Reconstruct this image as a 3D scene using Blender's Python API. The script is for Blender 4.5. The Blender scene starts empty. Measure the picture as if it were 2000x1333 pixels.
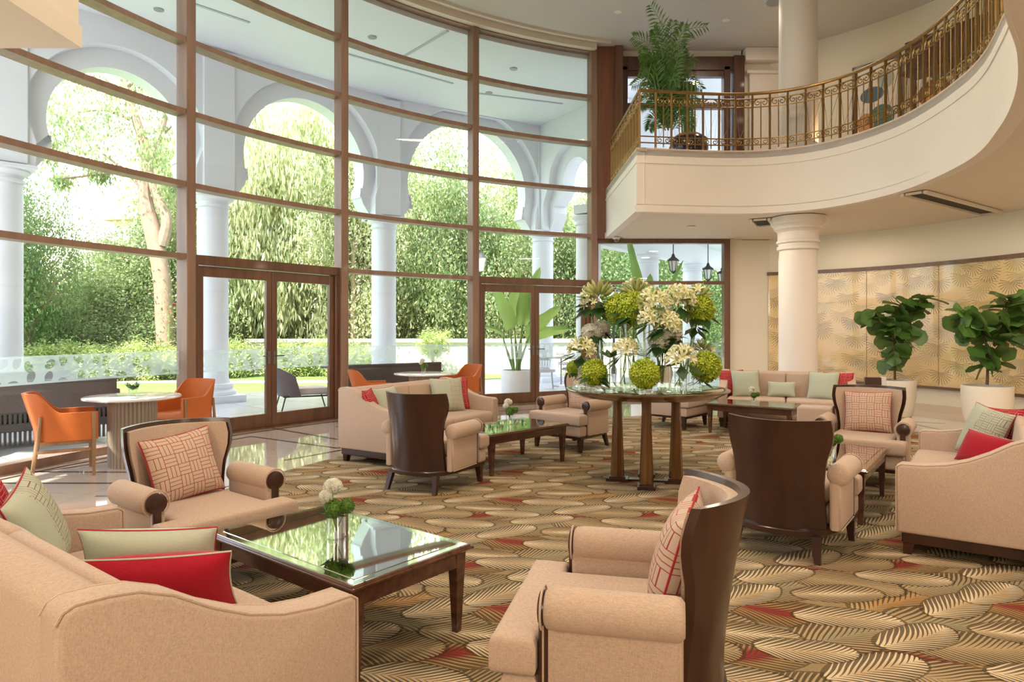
import bpy, bmesh, math, random
import numpy as np
from mathutils import Vector, Matrix, geometry
rad = math.radians
sc = bpy.context.scene
COL = sc.collection
H = 1.45                      # eye height, metres; the lens is level and looks along +Y
F = 1333.0                    # focal length in pixels of the 2000 px wide frame (24 mm)
# ------------------------------------------------------------------ camera
cd = bpy.data.cameras.new('camera'); cam = bpy.data.objects.new('camera', cd); COL.objects.link(cam)
cam.location = (0, 0, H); cam.rotation_euler = (rad(90), 0, 0)
cd.sensor_width = 36; cd.lens = 36 * F / 2000; cd.shift_y = -24.5 / 2000; cd.clip_end = 400
sc.camera = cam
# ------------------------------------------------------------------ world, sun, exposure
wd = bpy.data.worlds.new('sky'); sc.world = wd; wd.use_nodes = True
nt = wd.node_tree; bg = nt.nodes['Background']
sky = nt.nodes.new('ShaderNodeTexSky'); sky.sky_type = 'NISHITA'; sky.sun_disc = False
sky.sun_elevation = rad(38); sky.sun_rotation = rad(-25); sky.air_density = 1.0; sky.dust_density = 3.0
hz = nt.nodes.new('ShaderNodeMixRGB'); hz.inputs[0].default_value = 0.45; hz.inputs[2].default_value = (4.0, 4.2, 4.5, 1)
nt.links.new(sky.outputs[0], hz.inputs[1])
nt.links.new(hz.outputs[0], bg.inputs[0]); bg.inputs[1].default_value = 0.62
sd = bpy.data.lights.new('sun', 'SUN'); sun = bpy.data.objects.new('sun', sd); COL.objects.link(sun)
sd.energy = 9.5; sd.angle = rad(1.2); sd.color = (1.0, 0.93, 0.8)
sun.rotation_euler = Vector((0.30, 0.50, -0.81)).to_track_quat('-Z', 'Y').to_euler()
vs = sc.view_settings; vs.view_transform = 'Standard'; vs.look = 'None'; vs.gamma = 1; vs.use_curve_mapping = False
vs.exposure = 0.82
cy = sc.cycles; cy.max_bounces = 7; cy.diffuse_bounces = 3; cy.glossy_bounces = 4; cy.transmission_bounces = 4
cy.transparent_max_bounces = 16; cy.caustics_reflective = False; cy.caustics_refractive = False
cy.sample_clamp_indirect = 6; cy.blur_glossy = 0.5
# warm recessed lamps of the lobby: (x, y, z, watts, disc size)
LAMPS = [(0.6, 0.6, 7.1, 260, .9), (-1.2, 4.6, 7.1, 200, .7), (1.2, 4.2, 7.1, 330, .7), (0.3, 8.6, 7.1, 170, .7),
         (3.6, 1.0, 3.2, 55, .4), (6.2, 1.5, 3.2, 60, .4), (4.6, 4.2, 3.2, 42, .3), (6.4, 4.6, 3.2, 50, .3), (6.2, 7.4, 3.2, 80, .3),
         (6.3, 9.6, 3.2, 62, .2), (5.8, 12.2, 3.2, 36, .2), (3.2, 12.6, 3.2, 34, .2), (3.3, 11.2, 3.2, 45, .2), (-4.2, 1.2, 3.2, 40, .3), (-1.4, -1.2, 3.2, 70, .5),
         (4.2, 12.3, 7.1, 45, .3), (6.2, 9.2, 7.1, 10, .3), (5.4, 11.9, 7.1, 10, .2)]
for i, (x, y, z, w, s) in enumerate(LAMPS):
    ld = bpy.data.lights.new('ceiling_lamp', 'AREA'); lo = bpy.data.objects.new('ceiling_lamp', ld); COL.objects.link(lo)
    ld.shape = 'DISK'; ld.size = s; ld.energy = w * 0.275; ld.color = (1.0, 0.82, 0.62); lo.location = (x, y, z)

# two unseen fill lights added behind the camera, and the small uplight at the foot of the upper column
for (loc, aim, w, s, c) in (((-2.4, -3.0, 2.5), (.05, 1, -.12), 58, 1.6, (1.0, .83, .64)), ((3.4, -3.0, 2.3), (-.1, 1, -.05), 58, 1.6, (1.0, .83, .64)), ((5.25, 11.15, 4.32), (-.25, .05, 1), 5, .12, (1.0, .6, .3))):
    ld = bpy.data.lights.new('hall_lamp', 'AREA'); lo = bpy.data.objects.new('hall_lamp', ld); COL.objects.link(lo)
    ld.shape = 'DISK'; ld.size = s; ld.energy = w; ld.color = c; lo.location = loc; lo.rotation_euler = Vector(aim).to_track_quat('-Z', 'Y').to_euler()

# ------------------------------------------------------------------ geometry helpers: a shape is (verts Nx3, faces)
def W(px, py, Y):             # a point at depth Y
    return ((px - 1000) / F * Y, Y, H - (py - 642) / F * Y)
def _bm2(bm):
    bm.verts.index_update()
    V = np.array([v.co[:] for v in bm.verts]); Fc = [[v.index for v in f.verts] for f in bm.faces]; bm.free(); return V, Fc
def box(cx, cy_, cz, sx, sy, sz, r=0, seg=2, rot=None):
    bm = bmesh.new(); bmesh.ops.create_cube(bm, size=1)
    for v in bm.verts: v.co = Vector((v.co.x * sx, v.co.y * sy, v.co.z * sz))
    if r > 0: bmesh.ops.bevel(bm, geom=bm.edges[:], offset=r, segments=seg, profile=0.5, affect='EDGES')
    V, Fc = _bm2(bm)
    if rot is not None: V = V @ np.array(Matrix.Rotation(rot[1], 3, rot[0])).T
    return V + np.array([cx, cy_, cz]), Fc
def b2(x0, x1, y0, y1, z0, z1, r=0, seg=2):
    return box((x0 + x1) / 2, (y0 + y1) / 2, (z0 + z1) / 2, x1 - x0, y1 - y0, z1 - z0, r, seg)
def poly_ext(pts, z0, z1, r=0, seg=2, plane='xy'):
    """closed outline extruded; plane xz extrudes along y, yz along x"""
    bm = bmesh.new(); vs_ = [bm.verts.new((a, b, z0)) for a, b in pts]; f = bm.faces.new(vs_)
    g = bmesh.ops.extrude_face_region(bm, geom=[f])
    for v in [e for e in g['geom'] if isinstance(e, bmesh.types.BMVert)]: v.co.z = z1
    bmesh.ops.recalc_face_normals(bm, faces=bm.faces[:])
    if r > 0:
        ed = [e for e in bm.edges if abs(e.verts[0].co.z - e.verts[1].co.z) < 1e-6]
        bmesh.ops.bevel(bm, geom=ed, offset=r, segments=seg, profile=0.5, affect='EDGES', clamp_overlap=True)
    V, Fc = _bm2(bm)
    if plane == 'xz': V = V[:, [0, 2, 1]]; Fc = [f[::-1] for f in Fc]
    if plane == 'yz': V = V[:, [2, 0, 1]]
    return V, Fc
def tube(pts, r, n=8, cap=True, closed=False):
    pts = [Vector(p) for p in pts]; m = len(pts); rs = r if hasattr(r, '__len__') else [r] * m
    V = []; Fc = []; prev = None
    for i, p in enumerate(pts):
        if closed: t = pts[(i + 1) % m] - pts[i - 1]
        else: t = pts[min(i + 1, m - 1)] - pts[max(i - 1, 0)]
        t.normalize()
        if prev is None:
            a = Vector((0, 0, 1)) if abs(t.z) < .9 else Vector((1, 0, 0)); u = t.cross(a).normalized()
        else: u = (prev - t * prev.dot(t)).normalized()
        prev = u; w = t.cross(u)
        for k in range(n):
            a = 2 * math.pi * (k + .5) / n; V.append((p + (u * math.cos(a) + w * math.sin(a)) * rs[i])[:])
    for i in range(m if closed else m - 1):
        j = (i + 1) % m
        for k in range(n): Fc.append([i * n + k, i * n + (k + 1) % n, j * n + (k + 1) % n, j * n + k])
    if cap and not closed: Fc += [list(range(n))[::-1], [(m - 1) * n + k for k in range(n)]]
    return np.array(V), Fc
def lathe(prof, n=24, cx=0, cy_=0, cz=0):
    V = []; Fc = []
    for r, z in prof:
        for k in range(n): a = 2 * math.pi * k / n; V.append((cx + r * math.cos(a), cy_ + r * math.sin(a), cz + z))
    for i in range(len(prof) - 1):
        for k in range(n): Fc.append([i * n + k, i * n + (k + 1) % n, (i + 1) * n + (k + 1) % n, (i + 1) * n + k])
    if prof[0][0] > 1e-4: Fc.append(list(range(n))[::-1])
    if prof[-1][0] > 1e-4: Fc.append([(len(prof) - 1) * n + k for k in range(n)])
    return np.array(V), Fc
def taper(x, y, z0, z1, w0, w1, dx=0, dy=0):      # square leg, w0 wide at z0, w1 at z1; foot shifted by dx, dy
    V = [(x + dx + a * w0 / 2, y + dy + b * w0 / 2, z0) for a, b in ((-1, -1), (1, -1), (1, 1), (-1, 1))] + \
        [(x + a * w1 / 2, y + b * w1 / 2, z1) for a, b in ((-1, -1), (1, -1), (1, 1), (-1, 1))]
    return np.array(V), [[3, 2, 1, 0], [4, 5, 6, 7], [0, 1, 5, 4], [1, 2, 6, 5], [2, 3, 7, 6], [3, 0, 4, 7]]
def slab(fn, nu, nv, closed_u=False):              # closed shell from fn(u,v,side) -> point, side 0 front 1 back
    V = []; Fc = []
    for s in (0, 1):
        for i in range(nu + 1):
            for j in range(nv + 1): V.append(fn(i / nu, j / nv, s))
    N = (nu + 1) * (nv + 1); I = lambda s, i, j: s * N + i * (nv + 1) + j
    for i in range(nu):
        for j in range(nv):
            Fc.append([I(0, i, j), I(0, i + 1, j), I(0, i + 1, j + 1), I(0, i, j + 1)])
            Fc.append([I(1, i, j), I(1, i, j + 1), I(1, i + 1, j + 1), I(1, i + 1, j)])
    for i in range(nu):
        Fc.append([I(0, i, 0), I(1, i, 0), I(1, i + 1, 0), I(0, i + 1, 0)]); Fc.append([I(0, i, nv), I(0, i + 1, nv), I(1, i + 1, nv), I(1, i, nv)])
    for j in range(nv):
        Fc.append([I(0, 0, j), I(0, 0, j + 1), I(1, 0, j + 1), I(1, 0, j)]); Fc.append([I(0, nu, j), I(1, nu, j), I(1, nu, j + 1), I(0, nu, j + 1)])
    return np.array(V), Fc
def mv(g, loc=(0, 0, 0), rz=0, M=None, s=1):
    V = g[0] * s
    if M is not None: V = V @ np.array(M.to_3x3()).T
    if rz: V = V @ np.array(Matrix.Rotation(rz, 3, 'Z')).T
    return V + np.array(loc), g[1]
def join(gs):
    Vs = []; Fs = []; o = 0
    for V, Fc in gs:
        Vs.append(V); Fs += [[i + o for i in f] for f in Fc]; o += len(V)
    return np.concatenate(Vs), Fs
def mesh(name, gs, m, smooth=35, uv=None):
    V, Fc = join(gs) if isinstance(gs, list) else gs
    me = bpy.data.meshes.new(name); me.from_pydata([tuple(v) for v in V.tolist()], [], Fc)
    if m is not None: me.materials.append(m)
    if uv is not None:
        l = me.uv_layers.new(name='uv'); idx = np.zeros(len(me.loops), dtype=np.int32); me.loops.foreach_get('vertex_index', idx)
        l.data.foreach_set('uv', np.asarray(uv, dtype=np.float32)[idx].ravel())
    if smooth:
        me.polygons.foreach_set('use_smooth', [True] * len(me.polygons)); me.set_sharp_from_angle(angle=rad(smooth))
    me.update(); return me
def link(name, data, parent=None, loc=None, rz=0):
    o = bpy.data.objects.new(name, data); COL.objects.link(o)
    if parent is not None: o.parent = parent
    if loc is not None: o.location = loc
    if rz: o.rotation_euler = (0, 0, rz)
    return o
def obj(name, gs, m, parent=None, smooth=35, label=None, uv=None, loc=None, rz=0):
    o = link(name, mesh(name, gs, m, smooth, uv), parent, loc, rz)
    if label: o['label'] = label
    return o
def tag(o, label=None, cat=None, group=None, kind=None):
    if label: o['label'] = label
    if cat: o['category'] = cat
    if group: o['group'] = group
    if kind: o['kind'] = kind
    return o
def thing(name, label, cat, loc=(0, 0, 0), rz=0, group=None):
    return tag(link(name, None, None, loc, rz), label, cat, group)
def struct(name, gs, m, parent=None, smooth=35, **k):
    o = obj(name, gs, m, parent, smooth, **k)
    if parent is None: o['kind'] = 'structure'
    return o
def kids(o): return [c for c in ALLC.get(o.name, [])]
def dup(o, loc=None, rz=None, label=None, group=None, parent=None):
    c = o.copy(); COL.objects.link(c)
    if parent is not None: c.parent = parent
    else:
        if loc is not None: c.location = loc
        if rz is not None: c.rotation_euler = (0, 0, rz)
        if label: c['label'] = label
        if group: c['group'] = group
    for ch in list(o.children): dup(ch, parent=c)
    return c
def place(proto, used, loc, rz, label, group=None):
    if not used:
        used.append(1); proto.location = loc; proto.rotation_euler = (0, 0, rz); proto['label'] = label
        if group: proto['group'] = group
        return proto
    return dup(proto, loc, rz, label, group)

# ------------------------------------------------------------------ materials
def nodes(name):
    m = bpy.data.materials.new(name); m.use_nodes = True; return m, m.node_tree, m.node_tree.nodes['Principled BSDF']
def N(t, typ, **k):
    n = t.nodes.new(typ)
    for a, b in k.items(): setattr(n, a, b)
    return n
def L(t, a, b): t.links.new(a, b)
def MA(t, op, a, b=None, c=None):
    n = t.nodes.new('ShaderNodeMath'); n.operation = op
    for i, v in enumerate((a, b, c)):
        if v is None: continue
        if isinstance(v, (int, float)): n.inputs[i].default_value = v
        else: t.links.new(v, n.inputs[i])
    return n.outputs[0]
def MIX(t, f, a, b):
    n = t.nodes.new('ShaderNodeMixRGB')
    for i, v in enumerate((f, a, b)):
        if isinstance(v, (int, float)): n.inputs[i].default_value = v
        elif isinstance(v, tuple): n.inputs[i].default_value = (*v[:3], 1)
        else: t.links.new(v, n.inputs[i])
    return n.outputs[0]
def coord(t, kind='Object', scale=None):
    c = N(t, 'ShaderNodeTexCoord').outputs[kind]
    if scale:
        mp = N(t, 'ShaderNodeMapping'); mp.inputs['Scale'].default_value = scale; L(t, c, mp.inputs[0]); c = mp.outputs[0]
    return c
def noise(t, vec, scale, detail=3, rough=.5):
    n = N(t, 'ShaderNodeTexNoise'); n.inputs['Scale'].default_value = scale; n.inputs['Detail'].default_value = detail
    n.inputs['Roughness'].default_value = rough; L(t, vec, n.inputs['Vector']); return n.outputs['Fac']
def bump(t, bsdf, h, strength, dist=.002):
    b = N(t, 'ShaderNodeBump'); b.inputs['Strength'].default_value = strength; b.inputs['Distance'].default_value = dist
    L(t, h, b.inputs['Height']); L(t, b.outputs[0], bsdf.inputs['Normal'])
def plain(name, c, rough=.5, metal=0, var=.0, vs_=8, bmp=0, coat=0, spec=None):
    m, t, b = nodes(name); b.inputs['Roughness'].default_value = rough; b.inputs['Metallic'].default_value = metal
    b.inputs['Base Color'].default_value = (*c, 1); b.inputs['Coat Weight'].default_value = coat
    if spec is not None: b.inputs['Specular IOR Level'].default_value = spec
    if var or bmp:
        f = noise(t, coord(t), vs_)
        if var: L(t, MIX(t, f, tuple(x * (1 - var) for x in c), tuple(min(1, x * (1 + var)) for x in c)), b.inputs['Base Color'])
        if bmp: bump(t, b, f, bmp)
    return m
def fabric(name, c, c2=None, sc_=420):
    m, t, b = nodes(name); b.inputs['Roughness'].default_value = .92; b.inputs['Sheen Weight'].default_value = .15
    b.inputs['Specular IOR Level'].default_value = .15
    f1 = noise(t, coord(t, 'Object', (sc_, sc_, sc_ * .25)), 1, 2); f2 = noise(t, coord(t, 'Object', (sc_ * .2, sc_ * .2, sc_)), 1, 2)
    f = MA(t, 'MULTIPLY', MA(t, 'ADD', f1, f2), .5); f3 = noise(t, coord(t), 3, 2)
    c2 = c2 or tuple(x * .72 for x in c)
    r = N(t, 'ShaderNodeMapRange'); r.inputs[1].default_value = .36; r.inputs[2].default_value = .62; L(t, f, r.inputs[0])
    L(t, MIX(t, MA(t, 'MULTIPLY', f3, .25), MIX(t, r.outputs[0], c2, c), tuple(x * .85 for x in c)), b.inputs['Base Color']); bump(t, b, f, .35, .0015)
    return m
def wood(name, c1, c2, rough=.25, axis=(3, 3, 40), coat=.3):
    m, t, b = nodes(name); b.inputs['Roughness'].default_value = rough; b.inputs['Coat Weight'].default_value = coat; b.inputs['Coat Roughness'].default_value = .08
    f = noise(t, coord(t, 'Object', axis), 1.2, 4, .6)
    r = N(t, 'ShaderNodeMapRange'); r.inputs[1].default_value = .3; r.inputs[2].default_value = .7; L(t, f, r.inputs[0])
    L(t, MIX(t, r.outputs[0], c1, c2), b.inputs['Base Color']); return m
def leafmat(name, c1, c2, trans=.45, scale=2.0):
    m = bpy.data.materials.new(name); m.use_nodes = True; t = m.node_tree; t.nodes.clear()
    out = N(t, 'ShaderNodeOutputMaterial'); f = noise(t, coord(t), scale, 3); g = N(t, 'ShaderNodeNewGeometry').outputs['Random Per Island']
    r = N(t, 'ShaderNodeMapRange'); r.inputs[1].default_value = .3; r.inputs[2].default_value = .7; L(t, MA(t, 'ADD', MA(t, 'MULTIPLY', f, .6), MA(t, 'MULTIPLY', g, .4)), r.inputs[0])
    col = MIX(t, r.outputs[0], c1, c2)
    p = N(t, 'ShaderNodeBsdfPrincipled'); p.inputs['Roughness'].default_value = .4; L(t, col, p.inputs['Base Color'])
    tr = N(t, 'ShaderNodeBsdfTranslucent'); L(t, MIX(t, .35, col, (.75, .8, .3)), tr.inputs[0])
    mx = N(t, 'ShaderNodeMixShader'); mx.inputs[0].default_value = trans; L(t, p.outputs[0], mx.inputs[1]); L(t, tr.outputs[0], mx.inputs[2]); L(t, mx.outputs[0], out.inputs[0])
    return m
def glassmat(name, tint=(.96, .98, .97), refl=1.0, rough=0.0, ior=1.45):
    m = bpy.data.materials.new(name); m.use_nodes = True; t = m.node_tree; t.nodes.clear(); out = N(t, 'ShaderNodeOutputMaterial')
    tr = N(t, 'ShaderNodeBsdfTransparent'); tr.inputs[0].default_value = (*tint, 1)
    gl = N(t, 'ShaderNodeBsdfGlossy'); gl.inputs['Roughness'].default_value = rough; gl.inputs[0].default_value = (1, 1, 1, 1)
    fr = N(t, 'ShaderNodeFresnel'); fr.inputs[0].default_value = ior
    # the pane is one sheet; both faces of it reflect like the outer one
    gm = N(t, 'ShaderNodeNewGeometry'); inv = MA(t, 'SUBTRACT', 1, gm.outputs['Backfacing'])
    ff = N(t, 'ShaderNodeMapRange'); L(t, gm.outputs['Backfacing'], ff.inputs[0]); ff.inputs[3].default_value = ior; ff.inputs[4].default_value = 1 / ior
    L(t, ff.outputs[0], fr.inputs[0])
    mx = N(t, 'ShaderNodeMixShader'); L(t, MA(t, 'MULTIPLY', fr.outputs[0], refl), mx.inputs[0]); L(t, tr.outputs[0], mx.inputs[1]); L(t, gl.outputs[0], mx.inputs[2]); L(t, mx.outputs[0], out.inputs[0])
    return m
M_ = {}
M_['sofa'] = fabric('linen', (.59, .435, .335)); M_['sofa2'] = fabric('linen_piping', (.60, .45, .35))
M_['dark'] = wood('dark_walnut', (.020, .007, .005), (.060, .020, .010), .28, (4, 4, 1.2), .12)
M_['darkh'] = wood('table_walnut', (.05, .018, .011), (.13, .05, .027), .22, (2, 14, 14), .5)
M_['mid'] = wood('golden_walnut', (.06, .025, .009), (.18, .08, .026), .2, (9, 9, 1.2), .5)
M_['frame'] = wood('window_frame_wood', (.21, .125, .085), (.31, .19, .135), .42, (6, 6, .8), .1)
M_['door'] = wood('door_wood', (.095, .04, .02), (.17, .08, .042), .35, (7, 7, .7), .2)
M_['pilaster'] = wood('red_brown_wood', (.12, .036, .016), (.21, .075, .033), .35, (10, 10, .7), .2)
M_['updoor'] = wood('deep_brown_wood', (.045, .014, .008), (.09, .03, .017), .35, (7, 7, .7), .2)
M_['oak'] = wood('chair_oak', (.22, .12, .06), (.36, .21, .11), .4, (12, 12, 1.5), .1)
M_['wall'] = plain('cream_wall', (.78, .72, .60), .7, var=.03, vs_=1.5)
M_['white'] = plain('white_plaster', (.80, .73, .665), .6, var=.03, vs_=2)
M_['ceil'] = plain('ceiling_paint', (.62, .585, .56), .75, var=.02, vs_=.6)
M_['soff'] = plain('soffit_paint', (.74, .66, .55), .75, var=.02, vs_=.6)
M_['out'] = plain('outdoor_white', (.74, .76, .80), .55, var=.03, vs_=1.2)
M_['shadowgap'] = plain('dark_gap', (.05, .04, .03), .8)  # dark colour standing for the shade inside the soffit recesses
M_['gold'] = plain('aged_brass', (.34, .215, .085), .36, .9, var=.25, vs_=30)
M_['steel'] = plain('brushed_steel', (.22, .21, .2), .35, 1)
M_['pane'] = glassmat('window_glass', (.93, .965, .96), 1.15)
M_['vase'] = glassmat('vase_glass', (.975, .99, .98), 1.5)
M_['water'] = glassmat('water', (.97, .985, .97), 1.0, ior=1.33)
M_['mirror'] = plain('table_mirror', (.68, .69, .65), .025, 1)
M_['orange'] = plain('orange_velvet', (.47, .115, .018), .7, var=.2, vs_=5, bmp=.1)
M_['flute'] = plain('fluted_taupe', (.30, .245, .20), .45, var=.06, vs_=12)
M_['stone'] = plain('stone_top', (.72, .69, .66), .12, var=.1, vs_=6, coat=.4)
M_['pot'] = plain('matt_white_pot', (.80, .75, .66), .5, var=.02)
M_['potw'] = plain('white_planter', (.84, .83, .82), .5, var=.02)
M_['soil'] = plain('soil', (.05, .032, .02), .95, var=.4, vs_=40, bmp=.5)
M_['rattan'] = plain('dark_rattan', (.055, .05, .052), .6, var=.35, vs_=60, bmp=.6)
M_['rattan2'] = plain('brown_rope', (.085, .068, .066), .6, var=.35, vs_=60, bmp=.6)
M_['grey'] = plain('grey_metal', (.35, .35, .36), .4, .3)
M_['greyc'] = plain('grey_cushion', (.50, .46, .44), .9, var=.05)
M_['blackm'] = plain('black_iron', (.02, .022, .022), .45, .3)
M_['lampglass'] = plain('lantern_glass', (.8, .8, .76), .2)
M_['blue'] = plain('blue_glaze', (.012, .015, .05), .12, 0, var=.5, vs_=14, coat=.6)
M_['terra'] = plain('terracotta_bark', (.36, .17, .075), .8, var=.3, vs_=30, bmp=.5)
M_['stem'] = plain('stem_green', (.16, .27, .06), .5, var=.3, vs_=20)
M_['trunk'] = plain('bark', (.36, .25, .18), .9, var=.35, vs_=6, bmp=.6)
M_['figtrunk'] = plain('fig_bark', (.16, .10, .06), .9, var=.3, vs_=25)
M_['fig'] = leafmat('fig_leaf', (.025, .085, .015), (.08, .19, .035), .18, 6)
M_['palm'] = leafmat('palm_leaf', (.025, .10, .015), (.09, .22, .04), .25, 6)
M_['banana'] = leafmat('banana_leaf', (.07, .22, .03), (.16, .36, .05), .5, 3)
M_['darkleaf'] = leafmat('dark_leaf', (.012, .05, .012), (.03, .09, .02), .12, 8)
M_['ball'] = leafmat('green_floret', (.30, .42, .02), (.62, .70, .06), .2, 20)
M_['ball2'] = leafmat('green_posy', (.05, .13, .015), (.14, .30, .03), .15, 20)
M_['lily'] = leafmat('cream_petal', (.74, .74, .36), (.94, .91, .70), .2, 20)
M_['lilyb'] = leafmat('green_bud', (.30, .36, .08), (.62, .60, .26), .2, 20)
M_['whitef'] = leafmat('white_petal', (.92, .89, .83), (.98, .96, .92), .4, 20)
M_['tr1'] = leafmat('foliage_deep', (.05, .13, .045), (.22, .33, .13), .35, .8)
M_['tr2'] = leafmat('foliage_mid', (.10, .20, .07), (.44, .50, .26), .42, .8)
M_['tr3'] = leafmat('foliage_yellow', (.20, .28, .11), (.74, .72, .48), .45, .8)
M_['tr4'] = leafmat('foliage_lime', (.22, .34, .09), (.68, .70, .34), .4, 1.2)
M_['red'] = leafmat('red_blossom', (.6, .03, .05), (.8, .06, .10), .3, 5)
M_['rubywool'] = fabric('ruby_cloth', (.42, .012, .03), (.33, .008, .02))
M_['sagewool'] = fabric('sage_cloth', (.50, .53, .42), (.42, .46, .36))
M_['sagepipe'] = plain('sage_piping', (.48, .50, .40), .9)
M_['rubypipe'] = plain('ruby_piping', (.38, .02, .035), .9)
M_['bldg'] = plain('far_render', (.86, .80, .72), .8, var=.05, vs_=.5)
M_['tile'] = plain('clay_tile', (.55, .30, .20), .8, var=.2, vs_=3)

def weave(name, base, line, n=5.0, fade=None):
    """basket-weave embroidery drawn in uv: cells of three bars, turned in a chequer"""
    m, t, b = nodes(name); b.inputs['Roughness'].default_value = .92; b.inputs['Specular IOR Level'].default_value = .15
    sp = N(t, 'ShaderNodeSeparateXYZ'); L(t, N(t, 'ShaderNodeTexCoord').outputs['UV'], sp.inputs[0])
    x = MA(t, 'MULTIPLY', sp.outputs[0], n); y = MA(t, 'MULTIPLY', sp.outputs[1], n)
    par = MA(t, 'MODULO', MA(t, 'ADD', MA(t, 'FLOOR', x), MA(t, 'FLOOR', y)), 2)
    fx = MA(t, 'FRACT', MA(t, 'MULTIPLY', x, 3)); fy = MA(t, 'FRACT', MA(t, 'MULTIPLY', y, 3))
    lx = MA(t, 'LESS_THAN', fx, .16); ly = MA(t, 'LESS_THAN', fy, .16)
    bars = MA(t, 'ADD', MA(t, 'MULTIPLY', lx, par), MA(t, 'MULTIPLY', ly, MA(t, 'SUBTRACT', 1, par)))
    ex = MA(t, 'LESS_THAN', MA(t, 'FRACT', x), .05); ey = MA(t, 'LESS_THAN', MA(t, 'FRACT', y), .05)
    ln = MA(t, 'MAXIMUM', bars, MA(t, 'MAXIMUM', ex, ey))
    if fade is not None: ln = MA(t, 'MULTIPLY', ln, MA(t, 'GREATER_THAN', MA(t, 'ADD', sp.outputs[0], MA(t, 'MULTIPLY', MA(t, 'SUBTRACT', noise(t, N(t, 'ShaderNodeTexCoord').outputs['UV'], 9), .5), .3)), fade))
    cl = MIX(t, noise(t, coord(t), 300, 2), base, tuple(v * .8 for v in base))
    L(t, MIX(t, ln, cl, line), b.inputs['Base Color']); bump(t, b, ln, .3, .001); return m
M_['wv_beige'] = weave('beige_weave_embroidery', (.60, .46, .36), (.33, .06, .05), 6)
M_['wv_red'] = weave('ruby_weave_embroidery', (.44, .02, .035), (.62, .28, .25), 7)
M_['wv_sage'] = weave('sage_weave_embroidery', (.50, .53, .42), (.24, .12, .10), 7, .42)
M_['wv_sage2'] = weave('sage_corner_embroidery', (.50, .53, .42), (.40, .15, .14), 7, .55)

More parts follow.
